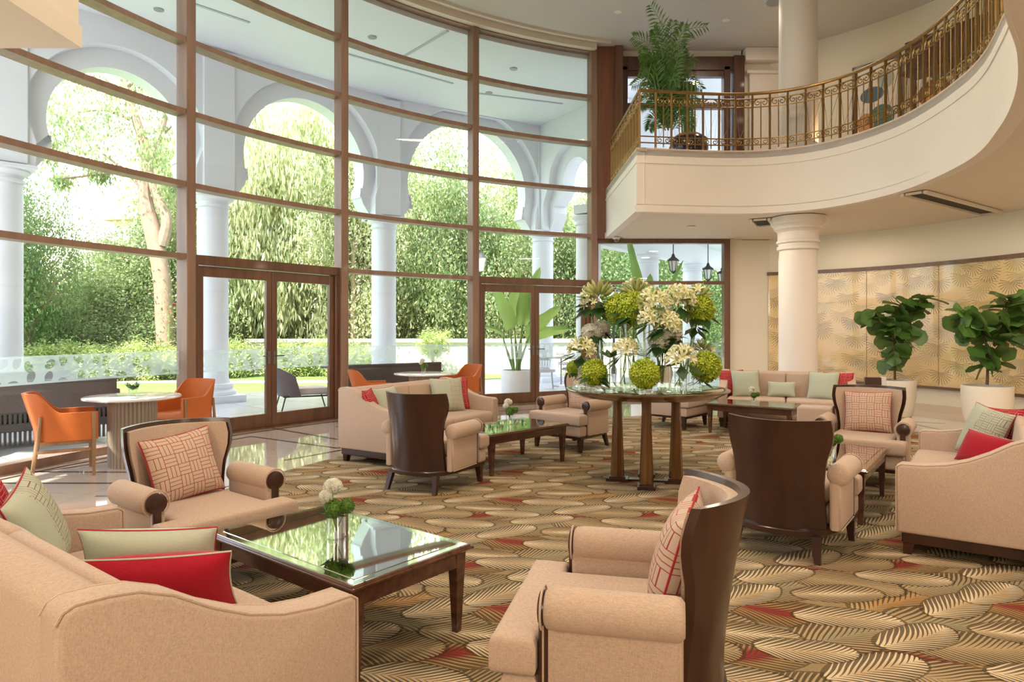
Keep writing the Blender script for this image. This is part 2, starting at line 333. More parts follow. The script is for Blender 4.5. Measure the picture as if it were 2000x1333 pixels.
def carpet_mat():
    m, t, b = nodes('leaf_carpet'); b.inputs['Roughness'].default_value = .95; b.inputs['Specular IOR Level'].default_value = .1
    P = coord(t, 'Object'); T = (1.32, 1.12)
    # gentle warp so the repeats do not look ruled
    g = bpy.data.node_groups.new('leaf_motif', 'ShaderNodeTree'); I = g.interface
    for nm, ty in (('P', 'NodeSocketVector'), ('C', 'NodeSocketVector'), ('Angle', 'NodeSocketFloat'), ('A', 'NodeSocketFloat'), ('B', 'NodeSocketFloat'), ('K', 'NodeSocketFloat'), ('Gap', 'NodeSocketFloat'),
                   ('Under', 'NodeSocketColor'), ('Leaf', 'NodeSocketColor'), ('Heart', 'NodeSocketColor')):
        I.new_socket(nm, in_out='INPUT', socket_type=ty)
    I.new_socket('Color', in_out='OUTPUT', socket_type='NodeSocketColor')
    gi = g.nodes.new('NodeGroupInput').outputs; go = g.nodes.new('NodeGroupOutput')
    s = N(g, 'ShaderNodeVectorMath', operation='SUBTRACT'); L(g, gi['P'], s.inputs[0]); L(g, gi['C'], s.inputs[1])
    w = N(g, 'ShaderNodeVectorMath', operation='WRAP'); L(g, s.outputs[0], w.inputs[0]); w.inputs[1].default_value = (T[0] / 2, T[1] / 2, 5); w.inputs[2].default_value = (-T[0] / 2, -T[1] / 2, -5)
    r = N(g, 'ShaderNodeVectorRotate'); r.rotation_type = 'Z_AXIS'; L(g, w.outputs[0], r.inputs['Vector']); L(g, gi['Angle'], r.inputs['Angle'])
    sp = N(g, 'ShaderNodeSeparateXYZ'); L(g, r.outputs[0], sp.inputs[0])
    u = MA(g, 'DIVIDE', sp.outputs[0], gi['A']); v0 = MA(g, 'DIVIDE', sp.outputs[1], gi['B'])
    v = MA(g, 'ADD', v0, MA(g, 'MULTIPLY', MA(g, 'SUBTRACT', 1, MA(g, 'MULTIPLY', u, u)), .06))     # bowed midrib
    av = MA(g, 'ABSOLUTE', v)
    ph = MA(g, 'MULTIPLY', MA(g, 'SUBTRACT', u, MA(g, 'MULTIPLY', MA(g, 'POWER', av, .85), .72)), gi['K'])
    saw = MA(g, 'ABSOLUTE', MA(g, 'SUBTRACT', MA(g, 'FRACT', ph), .5))                                 # 0 mid blade .. .5 at a gap
    gapw = MA(g, 'MULTIPLY', MA(g, 'ADD', MA(g, 'POWER', av, .6), .12), gi['Gap'])
    gap = MA(g, 'GREATER_THAN', saw, MA(g, 'SUBTRACT', .5, gapw))
    rr = MA(g, 'ADD', MA(g, 'MULTIPLY', u, u), MA(g, 'MULTIPLY', v0, v0))
    edge = MA(g, 'LESS_THAN', rr, MA(g, 'SUBTRACT', 1.0, MA(g, 'MULTIPLY', MA(g, 'POWER', MA(g, 'MULTIPLY', saw, 2), 3), .28)))
    rim = MA(g, 'LESS_THAN', rr, 1.12)
    heart = MA(g, 'MINIMUM', MA(g, 'MULTIPLY', MA(g, 'MAXIMUM', MA(g, 'SUBTRACT', .56, MA(g, 'ADD', MA(g, 'MULTIPLY', MA(g, 'MULTIPLY', u, u), .8), MA(g, 'MULTIPLY', av, 1.1))), 0), 2.6), 1)
    lc = MIX(g, heart, gi['Leaf'], gi['Heart'])
    c1 = MIX(g, MA(g, 'MULTIPLY', rim, .62), gi['Under'], (.05, .034, .018))
    c2 = MIX(g, edge, c1, lc); c3 = MIX(g, MA(g, 'MULTIPLY', MA(g, 'MULTIPLY', gap, edge), .85), c2, (.06, .04, .02)); L(g, c3, go.inputs[0])
    wn = N(t, 'ShaderNodeTexNoise'); wn.inputs['Scale'].default_value = 1.7; L(t, P, wn.inputs['Vector'])
    wv = N(t, 'ShaderNodeVectorMath', operation='MULTIPLY_ADD'); L(t, wn.outputs['Color'], wv.inputs[0]); wv.inputs[1].default_value = (.12, .12, 0); L(t, P, wv.inputs[2]); PW = wv.outputs[0]
    cur = MIX(t, noise(t, P, 60), (.20, .14, .07), (.42, .30, .16))
    cream, pale, tan, olive, org, red, gold_ = (.72, .57, .37), (.56, .41, .24), (.46, .33, .18), (.42, .31, .17), (.46, .26, .11), (.27, .035, .03), (.48, .32, .14)
    green = (.33, .275, .16)
    mot = [  # x, y, angle deg, half length, half width, ribs, gap, leaf, heart
        (.10, .18, 20, .33, .17, 16, .40, org, red), (.78, .30, -25, .32, .17, 16, .40, gold_, org), (.45, .80, 15, .34, .17, 16, .40, org, red), (1.12, .85, -18, .32, .18, 16, .40, gold_, red),
        (.20, .50, -12, .32, .19, 17, .32, tan, green), (.92, .02, 8, .34, .20, 17, .32, olive, green), (.62, .56, 30, .30, .18, 17, .32, tan, olive), (1.20, .50, -8, .30, .18, 17, .32, olive, green), (.30, 1.02, -20, .32, .18, 17, .32, tan, green), (.80, .90, 6, .28, .17, 17, .32, olive, tan),
        (.40, .10, 12, .25, .125, 13, .40, cream, pale), (1.05, .24, -28, .25, .12, 13, .40, cream, pale), (.02, .40, -30, .24, .12, 13, .40, cream, pale),
        (.52, .40, 2, .24, .12, 13, .40, pale, cream), (.98, .62, 14, .25, .12, 13, .40, cream, pale), (.28, .70, -18, .25, .125, 13, .40, cream, pale), (.62, 1.00, -26, .25, .12, 13, .40, cream, pale), (1.18, 1.04, 8, .24, .12, 13, .40, pale, cream), (.06, .88, 10, .22, .115, 13, .40, cream, pale)]
    for (x, y, a, A, B, K, G, lf, ht) in mot:
        n = N(t, 'ShaderNodeGroup'); n.node_tree = g; L(t, PW, n.inputs['P']); n.inputs['C'].default_value = (x, y, 0); n.inputs['Angle'].default_value = rad(a)
        n.inputs['A'].default_value = A; n.inputs['B'].default_value = B; n.inputs['K'].default_value = K / 2; n.inputs['Gap'].default_value = G
        if isinstance(cur, tuple): n.inputs['Under'].default_value = (*cur, 1)
        else: L(t, cur, n.inputs['Under'])
        n.inputs['Leaf'].default_value = (*lf, 1); n.inputs['Heart'].default_value = (*ht, 1); cur = n.outputs[0]
    pile = noise(t, P, 420, 2)
    L(t, MIX(t, MA(t, 'MULTIPLY', pile, .45), cur, MIX(t, .55, cur, (.05, .035, .02))), b.inputs['Base Color']); bump(t, b, pile, .5, .003)
    return m
M_['carpet'] = carpet_mat()

def marble_mat():
    m, t, b = nodes('polished_marble'); b.inputs['Roughness'].default_value = .05; b.inputs['Coat Weight'].default_value = 1; b.inputs['Coat IOR'].default_value = 1.65; b.inputs['Coat Roughness'].default_value = .03
    P = coord(t, 'Object'); f = noise(t, P, 1.6, 6, .6); f2 = noise(t, P, 9, 4)
    c = MIX(t, f, (.70, .60, .53), (.84, .76, .69)); c = MIX(t, MA(t, 'MULTIPLY', f2, .3), c, (.64, .53, .45))
    br = N(t, 'ShaderNodeTexBrick'); br.inputs['Scale'].default_value = 1.0; br.inputs['Mortar Size'].default_value = .003; br.inputs['Brick Width'].default_value = .9; br.inputs['Row Height'].default_value = .9; br.offset = 0
    mp = N(t, 'ShaderNodeMapping'); mp.inputs['Rotation'].default_value = (0, 0, rad(8)); L(t, P, mp.inputs[0]); L(t, mp.outputs[0], br.inputs['Vector'])
    L(t, MIX(t, MA(t, 'MULTIPLY', br.outputs['Fac'], .5), c, (.3, .24, .19)), b.inputs['Base Color']); return m
M_['marble'] = marble_mat(); M_['inlay'] = plain('dark_inlay', (.045, .04, .045), .08, coat=.5)
def frost_mat():
    m = bpy.data.materials.new('frosted_film'); m.use_nodes = True; t = m.node_tree; t.nodes.clear(); out = N(t, 'ShaderNodeOutputMaterial')
    uv = N(t, 'ShaderNodeTexCoord').outputs['UV']; sp = N(t, 'ShaderNodeSeparateXYZ'); L(t, uv, sp.inputs[0])
    v = N(t, 'ShaderNodeTexVoronoi'); v.voronoi_dimensions = '2D'; v.inputs['Scale'].default_value = 5.6; v.inputs['Randomness'].default_value = .55; L(t, uv, v.inputs['Vector'])
    d = N(t, 'ShaderNodeVectorMath', operation='SUBTRACT'); mpv = N(t, 'ShaderNodeVectorMath', operation='SCALE'); L(t, uv, mpv.inputs[0]); mpv.inputs['Scale'].default_value = 1.0
    L(t, mpv.outputs[0], d.inputs[0]); L(t, v.outputs['Position'], d.inputs[1])
    wn = N(t, 'ShaderNodeTexWhiteNoise'); wn.noise_dimensions = '2D'; L(t, v.outputs['Position'], wn.inputs['Vector'])
    r = N(t, 'ShaderNodeVectorRotate'); r.rotation_type = 'Z_AXIS'; L(t, d.outputs[0], r.inputs['Vector']); L(t, MA(t, 'MULTIPLY', wn.outputs['Value'], 6.28), r.inputs['Angle'])
    q = N(t, 'ShaderNodeSeparateXYZ'); L(t, r.outputs[0], q.inputs[0])
    a = MA(t, 'DIVIDE', q.outputs[0], .066); b = MA(t, 'DIVIDE', q.outputs[1], .044)
    ins = MA(t, 'LESS_THAN', MA(t, 'ADD', MA(t, 'MULTIPLY', a, a), MA(t, 'MULTIPLY', b, b)), 1)
    ribs = MA(t, 'GREATER_THAN', MA(t, 'FRACT', MA(t, 'MULTIPLY', MA(t, 'ADD', a, MA(t, 'ABSOLUTE', b)), 4)), .25)
    inb = MA(t, 'LESS_THAN', MA(t, 'ABSOLUTE', MA(t, 'SUBTRACT', sp.outputs[1], .15)), .125)
    fac = MA(t, 'MULTIPLY', MA(t, 'MULTIPLY', ins, inb), MA(t, 'MULTIPLY', ribs, .85))
    tr = N(t, 'ShaderNodeBsdfTransparent'); tl = N(t, 'ShaderNodeBsdfTranslucent'); tl.inputs[0].default_value = (.46, .55, .54, 1); df = N(t, 'ShaderNodeBsdfDiffuse'); df.inputs[0].default_value = (.50, .58, .57, 1)
    m1 = N(t, 'ShaderNodeMixShader'); m1.inputs[0].default_value = .35; L(t, tl.outputs[0], m1.inputs[1]); L(t, df.outputs[0], m1.inputs[2])
    m2 = N(t, 'ShaderNodeMixShader'); m2.inputs[0].default_value = .42; L(t, m1.outputs[0], m2.inputs[1]); L(t, tr.outputs[0], m2.inputs[2])
    m3 = N(t, 'ShaderNodeMixShader'); L(t, fac, m3.inputs[0]); L(t, m2.outputs[0], m3.inputs[1]); L(t, tr.outputs[0], m3.inputs[2]); L(t, m3.outputs[0], out.inputs[0]); return m
M_['frost'] = frost_mat()
def mural_mat():
    m, t, b = nodes('palm_mural'); b.inputs['Roughness'].default_value = .16; b.inputs['Coat Weight'].default_value = .7; b.inputs['Coat Roughness'].default_value = .02; b.inputs['Coat IOR'].default_value = 1.45
    uv = N(t, 'ShaderNodeTexCoord').outputs['UV']; f = noise(t, uv, 1.3, 3)
    col = MIX(t, f, (.70, .46, .20), (.78, .63, .38))
    for sc_, off, dk in ((1.9, (0, 0, 0), (.36, .25, .12)), (1.7, (3.3, 1.7, 0), (.36, .34, .26)), (2.1, (7.1, 5.2, 0), (.16, .11, .06)), (2.4, (11.3, 2.1, 0), (.55, .42, .16))):
        mp = N(t, 'ShaderNodeMapping'); mp.inputs['Location'].default_value = off; L(t, uv, mp.inputs[0]); V0 = mp.outputs[0]
        v = N(t, 'ShaderNodeTexVoronoi'); v.voronoi_dimensions = '2D'; v.inputs['Scale'].default_value = sc_; v.inputs['Randomness'].default_value = .8; L(t, V0, v.inputs['Vector'])
        d = N(t, 'ShaderNodeVectorMath', operation='SUBTRACT'); L(t, V0, d.inputs[0]); L(t, v.outputs['Position'], d.inputs[1])
        q = N(t, 'ShaderNodeSeparateXYZ'); L(t, d.outputs[0], q.inputs[0])
        yy = MA(t, 'SUBTRACT', q.outputs[1], .07)
        ang = MA(t, 'ARCTAN2', q.outputs[0], MA(t, 'MULTIPLY', yy, -1)); ln = MA(t, 'SQRT', MA(t, 'ADD', MA(t, 'MULTIPLY', q.outputs[0], q.outputs[0]), MA(t, 'MULTIPLY', yy, yy)))
        st = MA(t, 'GREATER_THAN', MA(t, 'SINE', MA(t, 'MULTIPLY', ang, 24)), MA(t, 'SUBTRACT', MA(t, 'MULTIPLY', ln, 6), .4))
        fan = MA(t, 'MULTIPLY', MA(t, 'LESS_THAN', MA(t, 'ABSOLUTE', ang), 1.9), MA(t, 'LESS_THAN', ln, .21))
        col = MIX(t, MA(t, 'MULTIPLY', MA(t, 'MULTIPLY', st, fan), .75), col, dk)
    L(t, col, b.inputs['Base Color']); return m
M_['mural'] = mural_mat()
def painting_mat(name, blobs):
    m, t, b = nodes(name); b.inputs['Roughness'].default_value = .7; uv = N(t, 'ShaderNodeTexCoord').outputs['UV']; col = (.80, .74, .68)
    for (x, y, rx, ry, c) in blobs:
        d = N(t, 'ShaderNodeVectorMath', operation='SUBTRACT'); L(t, uv, d.inputs[0]); d.inputs[1].default_value = (x, y, 0)
        s = N(t, 'ShaderNodeVectorMath', operation='DIVIDE'); L(t, d.outputs[0], s.inputs[0]); s.inputs[1].default_value = (rx, ry, 1)
        l = N(t, 'ShaderNodeVectorMath', operation='LENGTH'); L(t, s.outputs[0], l.inputs[0]); col = MIX(t, MA(t, 'LESS_THAN', l.outputs['Value'], 1), col, c)
    L(t, col, b.inputs['Base Color']); return m
# ================================================================== THE ROOM
CX, CY, R = 4.9, 4.0, 10.47          # the glazed wall is an arc about this centre
SP = .937; CEIL = 7.17; SOF = 3.27; FT = 4.27
def arc(a, r=R, z=0): return (CX + r * math.cos(rad(a)), CY + r * math.sin(rad(a)), z)
ANG = [180.7, 166.2, 151.7, 137.4, 122.7, 108.3]
WALLR = [(4.42, 14.05), (5.3, 14.05), (6.1, 13.5), (6.85, 12.7), (7.4, 11.8), (7.75, 10.8), (7.95, 9.8), (8.05, 8.5), (8.1, 6), (8.1, -3.2)]
def crom(P, n=6):
    out = []
    for i in range(len(P) - 1):
        p0 = P[max(i - 1, 0)]; p1 = P[i]; p2 = P[i + 1]; p3 = P[min(i + 2, len(P) - 1)]
        for k in range(n):
            t = k / n
            out.append(tuple(.5 * ((2 * b) + (c - a) * t + (2 * a - 5 * b + 4 * c - d) * t * t + (3 * b - a - 3 * c + d) * t ** 3) for a, b, c, d in zip(p0, p1, p2, p3)))
    out.append(tuple(P[-1])); return out
def wallstrip(path, z0, z1, th=.2, side=1):      # thick upright strip along a path, thickness to the left (side=1) of travel
    pts = [Vector((p[0], p[1])) for p in path]; m = len(pts); off = []
    for i in range(m):
        t = (pts[min(i + 1, m - 1)] - pts[max(i - 1, 0)]).normalized(); off.append(pts[i] + Vector((-t.y, t.x)) * th * side)
    V = []; Fc = []
    for i in range(m): V += [(pts[i].x, pts[i].y, z0), (pts[i].x, pts[i].y, z1), (off[i].x, off[i].y, z1), (off[i].x, off[i].y, z0)]
    for i in range(m - 1):
        a = i * 4; b = a + 4
        for k in range(4): Fc.append([a + k, b + k, b + (k + 1) % 4, a + (k + 1) % 4])
    Fc += [[0, 1, 2, 3], [4 * m - 1, 4 * m - 2, 4 * m - 3, 4 * m - 4]]
    return np.array(V), Fc
def flat(path, z0, z1):                          # slab from an outline
    tri = geometry.tessellate_polygon([[Vector((p[0], p[1], 0)) for p in path]]); n = len(path)
    V = [(p[0], p[1], z0) for p in path] + [(p[0], p[1], z1) for p in path]
    Fc = [list(t) for t in tri] + [[i + n for i in t][::-1] for t in tri] + [[i, (i + 1) % n, n + (i + 1) % n, n + i] for i in range(n)]
    return np.array(V), Fc
WR = crom(WALLR, 5)
archalf = [arc(a)[:2] for a in np.linspace(181, 108.3, 40)]
# floor
fl = [(-5.55, -3.2), (-5.62, 3.7)] + [arc(a, R + .12)[:2] for a in np.linspace(181, 108.3, 40)] + [(1.7, 14.1)] + [(5.4, 14.15)] + [(x + .1, y + .05) for x, y in WR[6:]]
struct('floor', flat(fl, -.1, 0), M_['marble'], smooth=0)
# dark stone lines let into the floor
def strip(pts, w=.045, z=.0015):
    g = []
    for a, b in zip(pts[:-1], pts[1:]):
        a = Vector(a); b = Vector(b); t = (b - a).normalized(); n_ = Vector((-t.y, t.x)) * w / 2
        g.append((np.array([(*(a + n_), z), (*(b + n_), z), (*(b - n_), z), (*(a - n_), z)]), [[3, 2, 1, 0]]))
    return g
il = []
for s in ([(-5.1, 6.39), (-2.75, 6.39)], [(-4.95, 6.9), (-3.0, 6.86)], [(-4.75, 6.88), (-4.2, 7.75), (-3.5, 9.16), (-2.1, 8.25), (-1.2, 9.4)], [(-3.78, 8.63), (-4.3, 8.0)],
          [(-3.55, 9.98), (-2.3, 8.93), (-1.2, 9.9)], [(-2.6, 10.1), (-2.1, 9.6)], [(-2.5, 7.5), (-1.9, 8.3)], [(-3.6, 5.9), (-2.6, 5.9)], [(-3.75, 5.1), (-3.1, 5.6), (-2.5, 6.39)], [(-1.7, 11.1), (-.6, 11.2), (.2, 10.6), (1.2, 11.6)],
          [(-.4, 11.9), (1.3, 12.6)], [(4.6, 11.6), (6.6, 10.4)], [(5.9, 12.3), (6.2, 9.2), (6.9, 7.5)]): il += strip(s)
il += strip([arc(a, R - .35)[:2] for a in np.linspace(175, 109, 30)], .05)
struct('trim_1', il, M_['inlay'], smooth=0)
# carpet
cp = [arc(a, 7.75)[:2] for a in np.linspace(200, 106, 60)]
cp += crom([cp[-1], (4.3, 10.95), (5.2, 10.15), (5.75, 9.2), (6.1, 8), (6.3, 6), (6.3, 2), (6.1, -2.6)], 6)[1:] + [(-2.2, -2.6)]
car = struct('floor_carpet', flat(cp, .002, .012), M_['carpet'], smooth=0)
del car['kind']; car.name = 'carpet'; tag(car, 'large patterned lobby carpet of cream, olive and rust leaves', 'carpet')
# ceilings
inner = [(-5.62, -3.2), (-5.62, 3.7)] + archalf + [(1.7, 14.05)] + [(4.42, 14.05)] + WR[1:]
struct('ceiling', flat(inner, CEIL, CEIL + .2), M_['ceil'], smooth=0)
struct('trim_2', wallstrip([arc(a, R - .06)[:2] for a in np.linspace(181, 108.3, 50)], 7.06, 7.17, .22, -1), M_['soff'])
struct('trim_3', wallstrip([arc(a, R - .42)[:2] for a in np.linspace(181, 107, 50)], 7.13, 7.17, .06, -1), M_['soff'])
# right and back walls, the wall behind the camera and the left one
struct('wall_right', wallstrip([(p[0], p[1]) for p in WR[3:]], 0, CEIL, .25, 1), M_['wall'])
struct('wall_back', [b2(4.4, 5.5, 14.05, 14.3, 0, SOF + .1), b2(4.72, 5.62, 14.05, 14.3, SOF, CEIL), b2(1.7, 4.8, 14.05, 14.3, 6.98, CEIL), b2(1.7, 4.8, 14.1, 14.3, SOF, FT)], M_['wall'])
struct('wall_rear', b2(-5.7, 8.3, -3.45, -3.2, 0, CEIL), M_['wall']); struct('wall_left', b2(-5.85, -5.6, -3.4, 3.8, 0, CEIL), M_['wall'])
struct('baseboard_right', wallstrip([(p[0], p[1]) for p in WR[3:]], .0, .12, .03, -1), plain('stone_skirting', (.62, .5, .36), .3))
# mural behind glass, let into the curved wall
mp_ = []
acc = 0; last = None
for i, p in enumerate(WR[5:]):
    p = Vector(p)
    if last is not None: acc += (p - last).length
    last = p; mp_.append((p.x - .03, p.y - .02, acc))
    if acc > 8: break
V = []; U = []
for (x, y, s) in mp_:
    for z in (.44, 2.56): V.append((x, y, z)); U.append((s, z))
mw = struct('wall_mural', (np.array(V), [[2 * i, 2 * i + 1, 2 * i + 3, 2 * i + 2] for i in range(len(mp_) - 1)]), M_['mural'], uv=U)
mw.name = 'palm_mural'; del mw['kind']; tag(mw, 'curved glossy golden wall panel printed with fan palm leaves', 'mural')
mtr = [wallstrip([(x - .03, y - .01) for x, y, s in mp_], z, z + h, .05, 1) for z, h in ((2.54, .065), (.40, .045))]
obj('panel_trim', mtr, M_['door'], mw)
for k in (9, 15):
    x, y, s = mp_[min(k, len(mp_) - 2)]; obj('glass_joint', box(x - .01, y, 1.5, .004, .004, 2.1), M_['gold'], mw)
# ------------------------------------------------------------------ glazed wall
def arcbar(a0, a1, z0, z1, r0, r1, n=14):
    return wallstrip([arc(a, r0)[:2] for a in np.linspace(a0, a1, n)], z0, z1, r1 - r0, 1 if a0 > a1 else -1)
mull = []
for k, a in enumerate(ANG):
    p = arc(a, R - .06); g = box(0, 0, CEIL / 2, .22, .135, CEIL, .008, 1)
    struct('window_frame_post', mv(g, (p[0], p[1], 0), rad(a)), M_['frame'])
BARZ = [H + SP * k for k in range(1, 7)]
def film(a0, a1, parent, r=R - .008):
    V = []; U = []; n = 12
    for k in range(n + 1):
        a = a0 + (a1 - a0) * k / n
        for z in (.86, 1.16): V.append(arc(a, r, z)); U.append((math.radians(180 - a) * R, z - .86))
    return obj('frosted_band', (np.array(V), [[2 * i, 2 * i + 1, 2 * i + 3, 2 * i + 2] for i in range(n)]), M_['frost'], parent, uv=U)
def sheet(a0, a1, z0, z1, r=R, n=10):
    V = []
    for k in range(n + 1): a = a0 + (a1 - a0) * k / n; V += [arc(a, r, z0), arc(a, r, z1)]
    return np.array(V), [[2 * i, 2 * i + 1, 2 * i + 3, 2 * i + 2] for i in range(n)]
hw = math.degrees(.07 / R)
for k in range(5):
    a0, a1 = ANG[k] - hw, ANG[k + 1] + hw; doorbay = k in (2, 4)
    w = struct('window_%d' % (k + 1), [arcbar(a0, a1, z - .035, z + .035, R - .15, R + .05) for z in BARZ[(0 if not doorbay else 1):]] + ([] if doorbay else [arcbar(a0, a1, 0, .09, R - .16, R + .05)]), M_['frame'])
    zs = [.09] + BARZ if not doorbay else BARZ
    for z0, z1 in zip(zs[:-1], zs[1:]): obj('pane', sheet(a0, a1, z0 + .03, z1 - .03), M_['pane'], w)
    if not doorbay: film(a0, a1, w)
# glazed double doors in bays 3 and 5
def double_door(n, a0, a1):
    P0 = Vector(arc(a0, R - .02)); P1 = Vector(arc(a1, R - .02)); d = (P1 - P0); Lw = d.length; ang = math.atan2(d.y, d.x)
    e = link('door_%d' % n, None, None, P0, ang); e['kind'] = 'structure'
    zt = BARZ[0]
    obj('door_frame', [b2(0, Lw, -.09, .07, zt - .09, zt + .04, .006, 1), b2(0, .085, -.09, .07, 0, zt - .09, .006, 1), b2(Lw - .085, Lw, -.09, .07, 0, zt - .09, .006, 1), b2(0, Lw, -.10, .06, 0, .022)], M_['door'], e)
    for s in (0, 1):
        x0 = .09 if s == 0 else Lw / 2 + .005; x1 = Lw / 2 - .005 if s == 0 else Lw - .09; wd_ = .085
        lf = obj('door_leaf', [b2(x0, x0 + wd_, -.05, .01, .02, zt - .1, .005, 1), b2(x1 - wd_, x1, -.05, .01, .02, zt - .1, .005, 1), b2(x0 + wd_, x1 - wd_, -.05, .01, zt - .24, zt - .1, .005, 1), b2(x0 + wd_, x1 - wd_, -.05, .01, .02, .21, .005, 1)], M_['door'], e)
        obj('door_pane', (np.array([(x0 + wd_, -.02, .2), (x1 - wd_, -.02, .2), (x1 - wd_, -.02, zt - .23), (x0 + wd_, -.02, zt - .23)]), [[0, 1, 2, 3]]), M_['pane'], lf)
        V = []; U = []
        for x in (x0 + wd_, x1 - wd_):
            for z in (.86, 1.16): V.append((x, -.026, z)); U.append((x + n * 1.3, z - .86))
        obj('frosted_band', (np.array(V), [[0, 1, 3, 2]]), M_['frost'], lf, uv=U)
        hx = x1 - wd_ / 2 if s == 0 else x0 + wd_ / 2; sg = -1 if s == 0 else 1
        obj('door_handle', [b2(hx - .02, hx + .02, -.062, -.05, .93, 1.12, .004, 1), tube([(hx, -.06, 1.05), (hx, -.1, 1.05), (hx + sg * .13, -.1, 1.05)], .009, 8)], M_['steel'], lf)
    return e
double_door(1, ANG[2] - hw, ANG[3] + hw); double_door(2, ANG[4] - hw, ANG[5] + hw)
# big timber pier, lower side window with transom, upper glazed opening
struct('trim_4', b2(1.62, 2.2, 13.82, 14.1, SOF, CEIL, .01, 1), M_['pilaster']); struct('trim_5', b2(2.08, 2.24, 13.76, 13.95, SOF, CEIL, .01, 1), M_['door'])
w = struct('window_6', [b2(1.66, 4.45, 13.93, 14.1, 3.19, 3.27), b2(1.66, 4.45, 13.93, 14.1, 2.35, 2.42), b2(4.33, 4.45, 13.92, 14.1, 0, 3.27), b2(1.62, 1.76, 13.92, 14.1, 0, 3.27), b2(1.66, 4.45, 13.93, 14.1, 0, .1)], M_['door'])
for z0, z1 in ((.1, 2.35), (2.42, 3.19)): obj('pane', (np.array([(1.76, 14.03, z0), (4.33, 14.03, z0), (4.33, 14.03, z1), (1.76, 14.03, z1)]), [[0, 1, 2, 3]]), M_['pane'], w)
obj('frosted_band', (np.array([(1.76, 14.02, .86), (1.76, 14.02, 1.16), (4.33, 14.02, 1.16), (4.33, 14.02, .86)]), [[0, 1, 2, 3]]), M_['frost'], w, uv=[(0, 0), (0, .3), (2.6, .3), (2.6, 0)])
w = struct('window_7', [b2(2.24, 4.72, 13.9, 14.1, 6.72, 7.0, .01, 1), b2(2.24, 2.36, 13.9, 14.1, FT, 6.8, .01, 1), b2(4.32, 4.45, 13.9, 14.1, FT, 6.8, .01, 1), b2(4.5, 4.72, 13.84, 14.1, FT, 7.0, .01, 1), b2(2.3, 4.4, 13.94, 14.06, 5.95, 6.06), b2(2.3, 4.4, 13.94, 14.06, FT, 4.5), b2(2.3, 4.4, 13.94, 14.06, 6.6, 6.75)], M_['updoor'])
for z0, z1 in ((4.5, 5.95), (6.06, 6.6)): obj('pane', (np.array([(2.36, 14.0, z0), (4.32, 14.0, z0), (4.32, 14.0, z1), (2.36, 14.0, z1)]), [[0, 1, 2, 3]]), M_['pane'], w)
# plaster pilaster with cornice on the upper wall
struct('trim_6', [b2(4.85, 5.55, 13.93, 14.1, FT, 6.65, .01, 1), b2(4.78, 5.64, 13.88, 14.1, 6.65, 6.72, .02), b2(4.74, 5.68, 13.84, 14.1, 6.9, 7.17, .03), b2(4.80, 5.60, 13.90, 14.1, FT, 4.45, .01, 1)], M_['white'])
# ------------------------------------------------------------------ balcony
EDGE = [(1.90, 13.8), (1.94, 10.62)]
curve = crom([(1.94, 10.62), (3.24, 10.80), (4.05, 10.74), (4.68, 10.35), (5.06, 9.6), (5.16, 8.66), (4.93, 7.3), (4.42, 6.15), (3.9, 5.25), (3.36, 4.5), (2.75, 3.78), (2.2, 2.9), (1.95, 1.8), (1.9, 0), (1.9, -3.1)], 8)
edge = EDGE[:1] + curve
wallpart = [(x, y) for x, y in WR if True]
slabp = edge + [(8.1, -3.1)] + [p for p in WR[::-1] if p[1] > -3] + [(1.90, 14.05)]
struct('balcony_soffit', flat(slabp, SOF + .01, SOF + .12), M_['soff'], smooth=0)
struct('balcony_deck', flat(slabp, FT - .12, FT - .02), M_['white'], smooth=0)
struct('balcony_fascia', wallstrip(edge, SOF, FT - .06, .12, 1), M_['white'], smooth=50)
struct('trim_7', [wallstrip([(x, y) for x, y in edge], z, z + h, .012 + d, -1) for z, h, d in ((SOF - .004, .11, .012), (FT - .24, .035, .0))], M_['white'], smooth=50)
struct('trim_8', wallstrip(edge, FT - .06, FT + .0, .16, 1), plain('balcony_coping', (.66, .52, .40), .5), smooth=50); bpy.data.objects['trim_8'].location.z = 0
# the part of the balcony over the left side of the room
struct('balcony_corner', [b2(-5.6, -2.79, -3.1, 4.43, SOF, SOF + .14), b2(-2.99, -2.80, -3.08, 4.41, SOF + .12, FT), b2(-5.6, -2.99, 4.26, 4.41, SOF + .12, FT), b2(-5.5, -2.79, -3.05, 4.42, SOF + .38, SOF + .40)], M_['soff'])
# soffit recess edges, their shade laid on as dark strips
for k, (x0, y0, x1, y1) in enumerate([(5.35, 9.1, 7.5, 10.7), (4.1, 11.3, 4.45, 12.0), (6.2, 7.3, 7.6, 7.7)]):
    d = math.hypot(x1 - x0, y1 - y0); a = math.atan2(y1 - y0, x1 - x0)
    v = thing('air_slot', ['long slanting air slot in the soffit near the curved wall', 'short air slot in the soffit beside the column capital', 'air slot in the soffit at the far right edge'][k], 'vent', ((x0 + x1) / 2, (y0 + y1) / 2, SOF), a)
    obj('slot_frame', [b2(-d / 2, d / 2, -.17, -.12, -.04, -.001), b2(-d / 2, d / 2, .12, .17, -.04, -.001), b2(-d / 2, -d / 2 + .04, -.1, .1, -.03, -.001), b2(d / 2 - .04, d / 2, -.1, .1, -.03, -.001)], M_['soff'], v)
    obj('dark_opening', b2(-d / 2 + .03, d / 2 - .03, -.125, .125, -.008, -.001), M_['shadowgap'], v)
